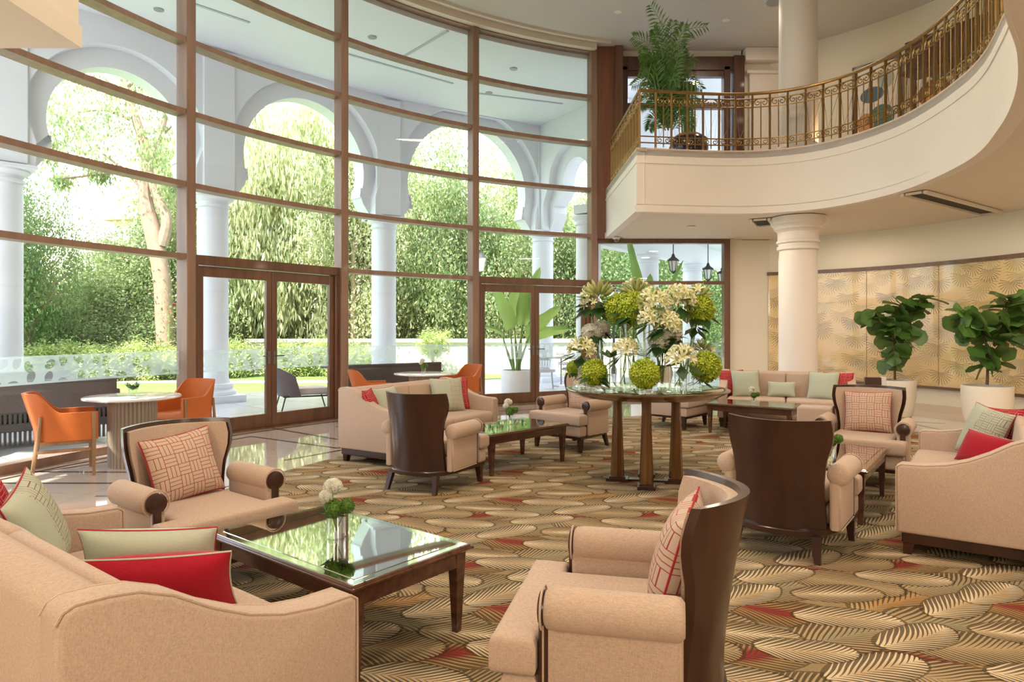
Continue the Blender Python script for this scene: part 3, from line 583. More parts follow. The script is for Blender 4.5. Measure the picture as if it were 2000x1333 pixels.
# ------------------------------------------------------------------ indoor column, lower and upper
col_ = thing('column', 'round white column with ringed flared capital under the balcony', 'column', (4.70, 11.22, 0), 0)
obj('shaft', lathe([(.335, 0), (.335, .1), (.30, .14), (.30, 2.55), (.285, 2.75)], 40), M_['white'], col_)
obj('capital', lathe([(.29, 2.72), (.325, 2.74), (.325, 2.79), (.30, 2.80), (.30, 2.83), (.335, 2.85), (.335, 2.88), (.315, 2.90), (.315, 3.02), (.345, 3.06), (.37, 3.07), (.37, 3.10), (.40, 3.14), (.42, 3.15), (.43, 3.20), (.43, 3.268)], 40), M_['white'], col_)
col_ = thing('column', 'round cream column standing on the balcony floor above the capital', 'column', (4.78, 11.4, FT - .02), 0)
obj('base', lathe([(.40, 0), (.40, .1), (.36, .14), (.38, .18), (.33, .24), (.31, .25)], 40), M_['white'], col_)
obj('shaft', lathe([(.31, .25), (.305, 1.5), (.30, 2.92)], 40), M_['white'], col_)
# ------------------------------------------------------------------ railing
def resample(P, d):
    P = [Vector(p) for p in P]; out = [P[0]]; cur = P[0]; i = 1
    while i < len(P):
        v = P[i] - cur
        if v.length >= d:
            # exact chord step
            cur = cur + v.normalized() * d if (P[i] - cur).length >= d else cur; out.append(cur.copy())
        else: i += 1
    return out
rl = thing('balcony_railing', 'brass scrollwork railing along the curved balcony edge', 'railing', (0, 0, FT))
inset = .07
def inpath(path, d):
    pts = [Vector(p) for p in path]; m = len(pts); o = []
    for i in range(m):
        t = (pts[min(i + 1, m - 1)] - pts[max(i - 1, 0)]).normalized(); o.append(pts[i] + Vector((-t.y, t.x)) * d)
    return o
side = inpath([(1.90, 13.75), (1.92, 12.2), (1.94, 10.62)], inset); front = inpath(curve, inset)
front = [p for p in front if p.y > 2.0]
corner = Vector((2.0, 10.70)); side[-1] = corner; front[0] = corner
BAY = .262
pts_s = resample([corner, side[1], side[0]], BAY)[::1]; pts_f = resample(front, BAY)
def ring_(path, z, r, n=6): return tube([(p.x, p.y, z) for p in path], r, n)
for path in (list(reversed(pts_s)), pts_f):
    obj('handrail', tube([(p.x, p.y, .915) for p in path], .026, 8), M_['gold'], rl)
    for z in (.83, .70, .20, .10): obj('rail', ring_(path, z, .0105), M_['gold'], rl)
post = mesh('post', [b2(-.015, .015, -.015, .015, -.02, .9), lathe([(.018, .0), (.018, .03), (.012, .04)], 8), lathe([(.012, .45), (.018, .47), (.012, .49)], 8)], M_['gold'])
bal = mesh('baluster', [tube([(0, 0, .04), (0, 0, .74)], .009, 6), lathe([(.0, .80), (.012, .765), (.004, .74), (.013, .72), (.006, .70)], 6), lathe([(.006, .10), (.013, .08), (.004, .06), (.0, .03)], 6)], M_['gold'])
def spiral(cx, cz, r0, turns, sgn, a0, up):
    P = []
    n = 16
    for k in range(n + 1):
        t = k / n; a = a0 + sgn * turns * 2 * math.pi * t; r = r0 * (1 - .78 * t); P.append((cx + r * math.cos(a), 0, cz + up * r * math.sin(a)))
    return P
sg_ = []
for s in (-1, 1):
    sg_.append(tube([(s * .118, 0, .71), (s * .112, 0, .78), (s * .085, 0, .815)] + spiral(s * .05, .765, .052, 1.15, -s, math.pi / 2 , 1), .0078, 5))
    sg_.append(tube(spiral(s * .062, .15, .046, 1.3, -s, math.pi / 2 * 1 + 0, 1), .0078, 5))
def chained(gs):              # thin wires tie the scrolls of one bay together
    V, Fc = join(gs); o = 0; st = []
    for v, f in gs: st.append(o); o += len(v)
    for a, b in zip(st[:-1], st[1:]): Fc.append([a, a + 1, b + 1, b])
    return V, Fc
scr = mesh('scroll_panel', chained(sg_), M_['gold'])
for path in (pts_s, pts_f):
    for i, p in enumerate(path):
        if path is pts_f and i == 0: continue
        link('post', post, rl, (p.x, p.y, 0))
        if i + 1 < len(path):
            q = path[i + 1]; c = (p + q) / 2; a = math.atan2(q.y - p.y, q.x - p.x)
            link('baluster', bal, rl, (c.x, c.y, 0)); link('scroll_panel', scr, rl, (c.x, c.y, 0), a)
# the first bay of the front beginning at the corner
p, q = pts_f[0], pts_f[1]
# ------------------------------------------------------------------ ceiling fittings
def downlight(x, y, z, lab, grp=None):
    t = thing('downlight', lab, 'ceiling light', (x, y, z), 0, grp)
    obj('ring', lathe([(.045, -.001), (.075, -.001), (.072, -.012), (.048, -.016)], 20), M_['white'], t); obj('lens', lathe([(0, -.003), (.045, -.003)], 20), plain('lens_glass', (.25, .23, .2), .2), t); return t
dl = downlight(*[(W(1135, 4, 9.9))[0], 9.9], CEIL, 'recessed downlight in the high ceiling nearest the glazed wall')
for (px, py, lab) in ((1207, 23, 'recessed downlight in the high ceiling left of the palm fronds'), (1418, 39, 'recessed downlight in the high ceiling right of the palm fronds')):
    Y = F * (CEIL - H) / (642 - py); dup(dl, ((px - 1000) / F * Y, Y, CEIL), 0, lab)
for (px, py, lab) in ((1350, 443, 'recessed downlight in the balcony soffit above the side window'),):
    Y = F * (SOF - H) / (642 - py); dup(dl, ((px - 1000) / F * Y, Y, SOF), 0, lab)
t = thing('ceiling_speaker', 'round dark ceiling fitting at the top edge beside the upper column', 'speaker', ((1515 - 1000) / F * 11.9, 11.95, CEIL))
obj('grille', lathe([(0, -.03), (.12, -.03), (.14, -.012), (.14, -.001)], 24), M_['grey'], t)
t = thing('security_camera', 'small dome camera on the soffit above the side window', 'camera', (2.08, 13.6, SOF))
obj('housing', lathe([(.075, -.001), (.075, -.03), (.06, -.045)], 20), M_['white'], t); obj('dome', lathe([(.055, -.045), (.045, -.075), (.02, -.09), (0, -.093)], 20), plain('smoked_dome', (.12, .12, .13), .1), t)
# ================================================================== UPHOLSTERED FURNITURE (local +x is the way a seat faces)
def sofa_proto(Ls, D=.85):
    t = thing('sofa', 'x', 'sofa'); h = Ls / 2; d = D / 2
    obj('base_frame', b2(-d + .02, d - .03, -h + .02, h - .02, .085, .155, .006, 1), M_['dark'], t)
    for sx in (-1, 1):
        for sy in (-1, 1): obj('leg', taper(sx * (d - .07), sy * (h - .06), 0, .1, .045, .065, sx * .012, 0), M_['dark'], t)
    obj('backrest', [poly_ext([(-d, .15), (-d + .15, .15), (-d + .19, .40), (-d + .14, .78), (-d + .10, .805), (-d + .02, .80), (-d - .015, .77)], -h + .012, h - .012, .02, 2, 'xz')], M_['sofa'], t, smooth=50)
    bc = []
    for s in (-1, 1):
        w = h - .11; y0, y1 = (0.004, w) if s > 0 else (-w, -.004)
        bc.append(mv(box(0, 0, 0, .07, y1 - y0, .37, .03, 3), (-d + .19, (y0 + y1) / 2, .60), M=Matrix.Rotation(rad(-7), 4, 'Y')))
    for g in bc: obj('back_panel', g, M_['sofa'], t, smooth=50)
    prof = [(-d - .018, .152)] + [(-d + D * u, z) for u, z in [(-.018, .775), (0, .80), (.03, .812), (.12, .81), (.2, .80), (.3, .765), (.42, .70), (.55, .645), (.68, .61), (.82, .592), (.97, .588), (1.0, .57)]] + [(d, .15)]
    for s in (-1, 1):
        y0, y1 = (h - .115, h) if s > 0 else (-h, -h + .115)
        a = obj('armrest', poly_ext(prof, y0, y1, .022, 3, 'xz'), M_['sofa'], t, smooth=50)
        for yy in (y0 + .008, y1 - .008):
            top = [(x + 0.0, yy, z - .004) for x, z in prof[1:-1]] + [(d + .001, yy, .5), (d + .001, yy, .17)]
            obj('piping', tube(top, .0045, 6), M_['sofa2'], a)
    obj('front_rail', b2(-d + .1, d - .005, -h + .1, h - .1, .15, .29, .025, 2), M_['sofa'], t, smooth=50)
    for s in (-1, 1):
        w = h - .12; y0, y1 = (0.004, w) if s > 0 else (-w, -.004)
        obj('seat_cushion', b2(-d + .15, d + .02, y0, y1, .285, .435, .04, 3), M_['sofa'], t, smooth=50)
    return t
so = sofa_proto(1.86)
so['label'] = 'beige sofa nearest the camera at lower left, seen from behind its arm'; so['group'] = 'beige sofas'
so.location = (-1.495, 2.465, 0); so.rotation_euler = (0, 0, rad(52))
dup(so, (-1.03, 7.97, 0), rad(-32), 'beige sofa by the glazed wall behind the dark-backed armchair')
dup(so, (3.33, 4.87, 0), rad(145), 'beige sofa cut off by the right edge of the picture')
dup(so, (4.02, 10.02, 0), rad(-112), 'beige sofa at the far right in front of the white column')

def chair_proto():
    t = thing('armchair', 'x', 'armchair')
    def shell(off, th, z0, z1, k):
        def hwid(z):
            q = [(.15, .285), (.3, .275), (.5, .27), (.62, .285), (.72, .315), (.80, .325), (.89, .315), (.95, .31)]
            for (a, b), (c, d) in zip(q[:-1], q[1:]):
                if a <= z <= c: return b + (d - b) * (z - a) / (c - a)
            return q[-1][1]
        def fn(u, v, s):
            z = z0 + (z1 - z0) * v; a = (u * 2 - 1); y = a * hwid(z) * k
            x0 = -.36 - .09 * max(0, (z - .3) / .6) ** 1.4; x = x0 + .16 * (y / .3) ** 2 + off + (th if s == 0 else 0)
            return (x, y, z)
        return slab(fn, 16, 14)
    obj('back_shell', shell(0, .032, .185, .885, 1), M_['dark'], t, smooth=40)
    obj('back_pad', [shell(.02, .05, .40, .862, .90)], M_['sofa'], t, smooth=60)
    Tp = lambda a, b, wi, wo, xm: [(a, -wi * .3), (a + .05, -wi * .75), (a + .12, -wi), (xm, -wi), (xm, -wo), (b, -wo), (b, wo), (xm, wo), (xm, wi), (a + .12, wi), (a + .05, wi * .75), (a, wi * .3)]
    obj('seat_cushion', poly_ext(Tp(-.30, .40, .262, .385, .245), .325, .455, .03, 3), M_['sofa'], t, smooth=50)
    obj('seat_rail', poly_ext(Tp(-.30, .365, .27, .365, .245), .195, .322, .024, 3), M_['sofa'], t, smooth=50)
    bp = [(-.372, -.08), (-.335, -.19), (-.23, -.285), (-.1, -.33), (.345, -.365), (.345, .365), (-.1, .33), (-.23, .285), (-.335, .19), (-.372, .08)]
    obj('base_frame', poly_ext(bp, .165, .203, .005, 1), M_['dark'], t)
    for s in (-1, 1):
        arm = obj('armrest', [mv(poly_ext([(-.215, .2), (.225, .2), (.225, .54), (-.215, .54)], -.035, .035, .02, 2, 'xz'), (0, s * .328, 0)),
                              mv(lathe([(.0, 0), (.052, .0), (.066, .012), (.069, .03), (.069, .40), (.064, .43), (.045, .445)], 20), (-.22, s * .345, .545), M=Matrix.Rotation(rad(90), 4, 'Y'))], M_['sofa'], t, smooth=45)
        obj('piping', [tube([(.226, s * .345 + .068 * math.cos(a), .545 + .068 * math.sin(a)) for a in np.linspace(-1, 4.1, 18)], .004, 6), tube([(.224, s * .364, .21), (.224, s * .364, .5)], .004, 6), tube([(.2, s * .364, .205), (-.2, s * .364, .205)], .004, 6)], M_['sofa2'], arm)
        obj('arm_front', [mv(lathe([(0, 0), (.052, 0), (.056, .008), (.052, .022), (.03, .028), (0, .028)], 20), (.215, s * .345, .545), M=Matrix.Rotation(rad(90), 4, 'Y')), b2(.205, .240, s * .343 - .022, s * .343 + .022, .19, .53, .006, 1)], M_['dark'], t)
        obj('leg', taper(.305, s * .325, 0, .17, .034, .058, .012, s * .008), M_['dark'], t)
        obj('leg', taper(-.285, s * .235, 0, .17, .034, .05, -.05, s * .02), M_['dark'], t)
    return t
ch = chair_proto(); used = []
A1 = place(ch, used, (-1.80, 3.93, 0), rad(-38), 'armchair at left facing the mirrored coffee table, pillow on its seat', 'wing armchairs')
place(ch, used, (.40, 2.50, 0), rad(167), 'armchair in the front centre seen from the side, pillow against its dark back')
place(ch, used, (-.74, 6.28, 0), rad(63), 'armchair seen from behind, its dark back before the glazed-wall sofa')
place(ch, used, (1.85, 4.57, 0), rad(54), 'armchair seen from behind at right, its walnut back nearest the camera')
place(ch, used, (3.34, 6.47, 0), rad(234), 'armchair at right facing the camera with an embroidered pillow')
place(ch, used, (.76, 8.33, 0), rad(227), 'armchair behind the flower table, left side, facing the oblong table')
place(ch, used, (2.42, 10.12, 0), rad(-41), 'armchair half hidden by the flower table, beside the far sofa')
# stool between far sofa and wing chair
st = thing('footstool', 'small beige upholstered stool edged in dark wood before the far sofa', 'stool', (3.72, 8.35, 0), rad(60))
obj('cushion', b2(-.17, .17, -.2, .2, .24, .5, .03, 3), M_['sofa'], st, smooth=50); obj('end_panel', b2(-.17, .17, -.225, -.2, .2, .53, .006, 1), M_['dark'], st)
obj('base', b2(-.16, .16, -.19, .19, .19, .24), M_['dark'], st)
for sx in (-1, 1):
    for sy in (-1, 1): obj('leg', taper(sx * .13, sy * .16, 0, .2, .03, .045), M_['dark'], st)

def coffee(Lx, Ly, h=.43):
    t = thing('coffee_table', 'x', 'coffee table'); a, b = Lx / 2, Ly / 2
    fr = []
    for s in (-1, 1):
        fr += [b2(-a, a, s * b - (.07 if s > 0 else 0), s * b + (.07 if s < 0 else 0), h - .035, h - .006, .006, 1), b2(s * a - (.07 if s > 0 else 0), s * a + (.07 if s < 0 else 0), -b + .07, b - .07, h - .035, h - .006, .006, 1)]
        fr += [b2(-a - .012, a + .012, s * (b + .0) - .008, s * (b + .0) + .008, h - .028, h - .014, .004, 1), b2(s * a - .008, s * a + .008, -b, b, h - .028, h - .014, .004, 1)]
    obj('top_frame', fr, M_['darkh'], t)
    obj('mirror_top', [b2(-a + .05, a - .05, -b + .05, b - .05, h - .012, h - .002, .003, 1)], M_['mirror'], t, smooth=0)
    obj('bevelled_edge', [b2(-a + .012, a - .012, -b + .012, b - .012, h - .012, h - .0045, .002, 1)], plain('glass_border', (.55, .62, .5), .06, 1), t, smooth=0)
    obj('apron', [b2(-a + .03, a - .03, s * (b - .035) - .011, s * (b - .035) + .011, h - .105, h - .03) for s in (-1, 1)] + [b2(s * (a - .035) - .011, s * (a - .035) + .011, -b + .04, b - .04, h - .105, h - .03) for s in (-1, 1)], M_['darkh'], t)
    for sx in (-1, 1):
        for sy in (-1, 1): obj('leg', taper(sx * (a - .05), sy * (b - .05), 0, h - .03, .03, .062), M_['darkh'], t)
    return t
ct = coffee(1.15, .70); used = []
place(ct, used, (-.86, 3.34, 0), rad(-39), 'mirror-topped coffee table nearest the camera at lower left', 'mirror-topped coffee tables')
place(ct, used, (-.04, 7.22, 0), rad(45), 'mirror-topped coffee table in front of the sofa by the glazed wall')
place(ct, used, (2.62, 5.60, 0), rad(54), 'mirror-topped coffee table at right between the two facing armchairs')
place(ct, used, (3.33, 9.33, 0), rad(-37), 'mirror-topped coffee table in front of the far right sofa')

# ------------------------------------------------------------------ pillows
def pillow_mesh(w, h, T, mat, pipe):
    n = 18
    def fn(u, v, s):
        a, b = 2 * u - 1, 2 * v - 1
        th = T * ((1 - abs(a) ** 2.6) * (1 - abs(b) ** 2.6)) ** .55 * .5 + .004
        x = a * w / 2 * (1 - .07 * (1 - b * b)); y = b * h / 2 * (1 - .07 * (1 - a * a))
        return (th if s == 0 else -th, x, y)
    V, Fc = slab(fn, n, n); uv = []
    for s in (0, 1):
        for i in range(n + 1):
            for j in range(n + 1): uv.append((i / n * (w / .42), j / n * (h / .42)))
    me = mesh('pillow', (V, Fc), mat, 60, uv)
    ring = []
    for k in range(64):
        q = k / 16; e = int(q); f = (q - e) * 2 - 1
        a, b = [(f, -1), (1, f), (-f, 1), (-1, -f)][e % 4]
        ring.append((0, a * w / 2 * (1 - .07 * (1 - b * b)), b * h / 2 * (1 - .07 * (1 - a * a))))
    pm = mesh('piping', tube(ring, .0042, 6, closed=True), pipe)
    return me, pm
PM = {}
def pillow(key, w, h, T, mat, pipe, loc, facing, lean, roll, label, group=None):
    if key not in PM: PM[key] = pillow_mesh(w, h, T, mat, pipe)
    me, pm = PM[key]; o = link('pillow', me); link('piping', pm, o)
    M = Matrix.Rotation(rad(facing), 4, 'Z') @ Matrix.Rotation(rad(-lean), 4, 'Y') @ Matrix.Rotation(rad(roll), 4, 'X')
    o.matrix_world = Matrix.Translation(loc) @ M; o.rotation_euler = M.to_euler(); o.location = loc
    tag(o, label, 'pillow', group); return o
def rel(c, f, dx, dy, z):
    a = rad(f); return (c[0] + dx * math.cos(a) - dy * math.sin(a), c[1] + dx * math.sin(a) + dy * math.cos(a), z)
bz = ('bz', .42, .40, .15, M_['wv_beige'], M_['rubypipe']); gs = ('gs', .42, .42, .15, M_['wv_sage'], M_['rubypipe']); gc = ('gc', .42, .42, .15, M_['wv_sage2'], M_['sagepipe'])
rd = ('rd', .40, .40, .13, M_['wv_red'], M_['rubypipe']); lg = ('lg', .50, .27, .16, M_['sagewool'], M_['rubypipe']); lr = ('lr', .50, .26, .16, M_['rubywool'], M_['sagepipe']); sg = ('sg', .42, .42, .15, M_['sagewool'], M_['rubypipe'])
pillow(*bz, rel((-1.80, 3.93), -38, -.19, .0, .635), -38, 18, 7, 'beige pillow with rust basket-weave stitching on the left armchair', 'basket-weave pillows on armchairs')
pillow(*bz, rel((.40, 2.50), 167, -.2, .02, .64), 160, 16, -4, 'beige pillow with rust stitching seen edge-on in the front centre armchair')
pillow(*bz, rel((3.34, 6.47), 234, -.19, .0, .64), 234, 16, 2, 'beige pillow with rust stitching on the armchair facing the camera')
pillow(*bz, rel((.76, 8.33), 227, -.2, .0, .63), 227, 16, 0, 'beige pillow on the armchair behind the flower table')
c = (-1.51, 2.46)
pillow(*rd, rel(c, 52, -.12, .74, .645), 14, 16, 14, 'ruby basket-weave pillow at the far end of the nearest sofa, left edge')
pillow(*gs, rel(c, 52, .0, .56, .62), 20, 20, 12, 'sage pillow with brown basket-weave stitching on the nearest sofa')
pillow(*lg, (-1.385, 2.62, .56), 97, 14, 1, 'sage lumbar pillow with ruby piping on the nearest sofa')
pillow(*lr, (-1.235, 2.40, .545), 99, 22, -1, 'plain ruby lumbar pillow on the nearest sofa')
pillow(*sg, rel(c, 52, -.16, .06, .58), 52, 24, 8, 'sage pillow mostly hidden behind the nearest sofa back')
c = (-1.03, 7.97)
pillow(*rd, rel(c, -32, -.1, -.74, .60), -2, 20, 0, 'ruby pillow at the near end of the sofa by the glazed wall')
pillow(*sg, rel(c, -32, -.08, -.52, .60), -25, 20, 0, 'pale sage pillow peeping out left of the dark armchair back')
pillow(*gc, rel(c, -32, -.02, .48, .635), -62, 18, 0, 'sage pillow with an embroidered corner on the sofa by the glazed wall')
pillow(*rd, rel(c, -32, -.08, .68, .63), -70, 18, 0, 'ruby basket-weave pillow at the right end of the sofa by the glazed wall')
c = (4.02, 10.02)
pillow(*rd, rel(c, -112, -.1, -.76, .625), -85, 18, 0, 'ruby basket-weave pillow at the left end of the far sofa')
pillow(*sg, rel(c, -112, -.02, -.56, .62), -95, 18, 0, 'sage pillow beside the ruby one at the left end of the far sofa')
pillow('ls', .38, .22, .11, M_['sagewool'], M_['sagepipe'], rel(c, -112, -.08, -.06, .55), -112, 18, 0, 'small oblong sage pillow in the middle of the far sofa')
pillow(*sg, rel(c, -112, -.04, .50, .62), -128, 20, 0, 'sage pillow at the right end of the far sofa')
pillow(*rd, rel(c, -112, -.1, .70, .62), -120, 18, 0, 'ruby basket-weave pillow at the right end of the far sofa')
c = (3.33, 4.87)
pillow(*gs, rel(c, 145, -.03, -.60, .63), 185, 20, -8, 'sage embroidered pillow standing on the right-edge sofa')
pillow(*rd, rel(c, 145, -.12, -.72, .63), 182, 18, 4, 'ruby pillow standing behind the sage one on the right-edge sofa')
pillow(*lr, rel(c, 145, -.06, -.18, .55), 190, 26, -4, 'plain ruby lumbar pillow on the right-edge sofa')

# ------------------------------------------------------------------ orange chairs and window tables
def orange_proto():
    t = thing('tub_chair', 'x', 'chair')
    obj('seat', b2(-.2, .25, -.235, .235, .36, .45, .03, 3), M_['orange'], t, smooth=50)
    path = [(.27, -.27), (.1, -.275), (-.08, -.27), (-.17, -.25), (-.235, -.17), (-.255, 0), (-.235, .17), (-.17, .25), (-.08, .27), (.1, .275), (.27, .27)]
    path = crom(path, 4); m = len(path)
    def top(i):
        q = abs(2 * i / (m - 1) - 1)           # 1 at arm ends, 0 mid back
        return .63 + (0 if q > .62 else .19 * min(1, (.62 - q) / .30) ** .8) - .0
    P = [Vector(p) for p in path]
    def fn(u, v, s):
        k = u * (m - 1); i = min(int(k), m - 2); f = k - i; p = P[i].lerp(P[i + 1], f); tt = (P[i + 1] - P[i]).normalized(); nrm = Vector((-tt.y, tt.x))
        z = .36 + (top(k) - .36) * v; lean = -.11 * max(0, (z - .45) / .4) * max(0, 1 - abs(2 * u - 1) * 1.6)
        q = p + nrm * (.0 if s == 0 else -.034) ; return (q.x + lean, q.y, z)
    obj('back_and_arms', slab(fn, m - 1, 8), M_['orange'], t, smooth=60)
    for s in (-1, 1):
        obj('leg', taper(.235, s * .265, 0, .625, .026, .04), M_['oak'], t)
        obj('leg', tube([(-.27, s * .235, 0), (-.225, s * .245, .34), (-.20, s * .25, .60)], [.013, .019, .014], 8), M_['oak'], t)
    obj('stretcher', [b2(-.24, .24, s * .25 - .012, s * .25 + .012, .25, .28) for s in (-1, 1)] + [b2(-.24, .24, s * .24 - .014, s * .24 + .014, .325, .36) for s in (-1, 1)] + [b2(.2, .235, -.25, .25, .325, .36)], M_['oak'], t)
    return t
oc = orange_proto(); used = []
place(oc, used, (-4.47, 6.82, 0), rad(35), 'orange armchair with oak legs at far left, seen from the side', 'orange armchairs')
place(oc, used, (-3.98, 8.30, 0), rad(-112), 'orange armchair behind the fluted table, facing the room')
place(oc, used, (-2.16, 10.45, 0), rad(20), 'orange armchair left of the white round table behind the sofa')
place(oc, used, (-.86, 11.85, 0), rad(-140), 'orange armchair right of the white round table behind the sofa')
def window_table(c, label, r=.47):
    t = thing('round_table', label, 'table', (c[0], c[1], 0))
    obj('tabletop', lathe([(0, .70), (r - .05, .70), (r, .715), (r, .73), (r - .01, .735), (0, .735)], 48), M_['stone'], t)
    V = []; n = 96
    fl_ = [(.225 + .008 * math.cos(2 * math.pi * k / 4) * 1, 2 * math.pi * k / 96) for k in range(96)]
    P = [((.217 + .016 * abs(math.sin(18 * a))) * math.cos(a), (.217 + .016 * abs(math.sin(18 * a))) * math.sin(a)) for a in np.linspace(0, 2 * math.pi, 217)[:-1]]
    obj('fluted_base', poly_ext(P, .0, .70), M_['flute'], t, smooth=40); return t
t1 = window_table((-4.03, 7.25), 'round stone table on a fluted drum beside the leftmost orange chair')
dup(t1, (-1.42, 10.95, 0), 0, 'white round table between the two distant orange chairs')

# ------------------------------------------------------------------ flower table
TZ = .887; TC = (1.265, 6.42)
ft = thing('round_display_table', 'large round walnut table holding the flower vases', 'table', (*TC, 0), rad(-11.2))
obj('tabletop', lathe([(0, TZ - .075), (.58, TZ - .075), (.66, TZ - .06), (.735, TZ - .022), (.755, TZ - .014), (.757, TZ - .004), (.75, TZ), (.70, TZ)], 72), M_['mid'], ft, smooth=30)
obj('mirror_inset', lathe([(0, TZ + .001), (.695, TZ + .001), (.70, TZ - .002)], 72), plain('pale_mirror', (.70, .72, .60), .035, .95), ft)
for k in range(4):
    a = math.pi / 2 * k; x, y = .27 * math.cos(a), .27 * math.sin(a)
    l = obj('leg', mv(lathe([(.066, .05), (.054, .35), (.042, .7), (.044, TZ - .07)], 8), (x, y, 0), 0), M_['mid'], ft, smooth=20)
    obj('foot', [mv(box(0, 0, .02, .21, .16, .04, .005, 1), (x, y, 0), a), mv(box(0, 0, .045, .15, .13, .02, .004, 1), (x, y, 0), a)], M_['dark'], l)
obj('stretcher', [b2(-.24, .24, -.025, .025, .01, .03), b2(-.025, .025, -.24, .24, .011, .031)], M_['dark'], ft)
# ================================================================== OUTSIDE: covered walk, lawn, planting
rng = np.random.default_rng(7); random.seed(7)
struct('ground_lawn', flat([(-60, 6), (-5.7, 3.5)] + [arc(a, R + .5)[:2] for a in np.linspace(178, 108, 30)] + [(2.0, 14.6), (30, 14.6), (30, 75), (-60, 75)], -.3, -.16), plain('lawn_base', (.14, .25, .05), .9, var=.25, vs_=1.2), smooth=0)
bpy.data.objects['ground_lawn']['kind'] = 'structure'
pave_m, pt_, pb = nodes('portico_paving'); pb.inputs['Roughness'].default_value = .18
br = N(pt_, 'ShaderNodeTexBrick'); br.inputs['Scale'].default_value = 1; br.inputs['Mortar Size'].default_value = .008; br.inputs['Brick Width'].default_value = 1.1; br.inputs['Row Height'].default_value = 1.1; br.offset = 0
br.inputs['Color1'].default_value = (.60, .60, .62, 1); br.inputs['Color2'].default_value = (.52, .52, .55, 1); br.inputs['Mortar'].default_value = (.22, .22, .24, 1)
mpn = N(pt_, 'ShaderNodeMapping'); mpn.inputs['Rotation'].default_value = (0, 0, rad(40)); L(pt_, coord(pt_), mpn.inputs[0]); L(pt_, mpn.outputs[0], br.inputs['Vector']); L(pt_, br.outputs[0], pb.inputs['Base Color'])
COLS = [(-10.9, 8.3), (-8.37, 11.2), (-5.96, 13.6), (-3.10, 16.5), (.85, 18.9)]
CORN = (1.78, 15.9)
off = 1.1
outl = [(-13.2, 6.0), (-9.3, 12.0), (-6.8, 14.7), (-3.7, 17.7), (.8, 20.2), (6, 25), (16, 25), (16, 14.2), (4.6, 14.2)] + [(1.7, 14.2)] + [arc(a, R + .06)[:2] for a in np.linspace(108.3, 180, 40)] + [(-5.62, 3.7), (-13.2, 3.7)]
struct('portico_floor', flat(outl, -.15, -.005), pave_m, smooth=0)
struct('portico_step', flat([(-13.6, 6.0), (-9.7, 12.3), (-7.2, 15.2), (-4.0, 18.3), (.7, 20.9), (5.8, 25.6), (6.2, 25), (.9, 20.1), (-3.7, 17.7), (-6.8, 14.7), (-9.3, 12.0), (-13.2, 6)], -.16, -.08), M_['out'], smooth=0)
roofp = [(-13.4, 6.6), (-9.0, 11.9), (-6.5, 14.4), (-3.5, 17.3), (.9, 19.7), (2.5, 19.0), (2.3, 14.2)] + [arc(a, R + .02)[:2] for a in np.linspace(108.3, 180, 40)] + [(-5.62, 3.7), (-13.4, 3.7)]
struct('portico_ceiling', flat(roofp, 6.95, 7.4), M_['out'], smooth=0)
struct('portico_ceiling_strips', [mv(b2(-w_ / 2, w_ / 2, -.03, .03, 6.935, 6.949), (x, y, 0), rad(a)) for x, y, a, w_ in ((-5.6, 11.3, 47, 2.6), (-2.4, 14.4, 40, 2.8), (.2, 16.3, 20, 2.2), (-4.6, 10.6, -35, 1.6), (-1.7, 13.2, -50, 1.6))], plain('strip_grey', (.45, .47, .5), .6))
bpy.data.objects['portico_ceiling_strips'].name = 'trim_9'
def out_col(x, y, label, r=.29, top=4.05):
    t = thing('portico_column', label, 'column', (x, y, 0), 0)
    obj('plinth', box(0, 0, .06, .98, .98, .15, .01, 1, rot=('Z', rad(42))), M_['out'], t)
    obj('base', lathe([(.44, .135), (.44, .2), (.40, .24), (.37, .26), (.39, .30), (.38, .35), (.33, .37), (.32, .40)], 36), M_['out'], t)
    obj('shaft', lathe([(.31, .40), (r, .5), (r, top - .3), (r - .02, top - .2)], 36), M_['out'], t)
    obj('capital', [lathe([(r - .02, top - .22), (r + .03, top - .2), (r + .03, top - .16), (r, top - .15), (r, top - .1), (r + .07, top - .06), (r + .1, top - .03), (r + .1, top)], 36)], M_['out'], t); return t
cl = ['white portico column at the left edge of the view', 'white portico column seen through the left glazed door', 'white portico column seen between the two doors', 'white portico column behind the banana plant']
for (x, y), l_ in zip(COLS[1:], cl): out_col(x, y, l_)
out_col(*CORN, 'white corner column of the portico just left of the timber pier')
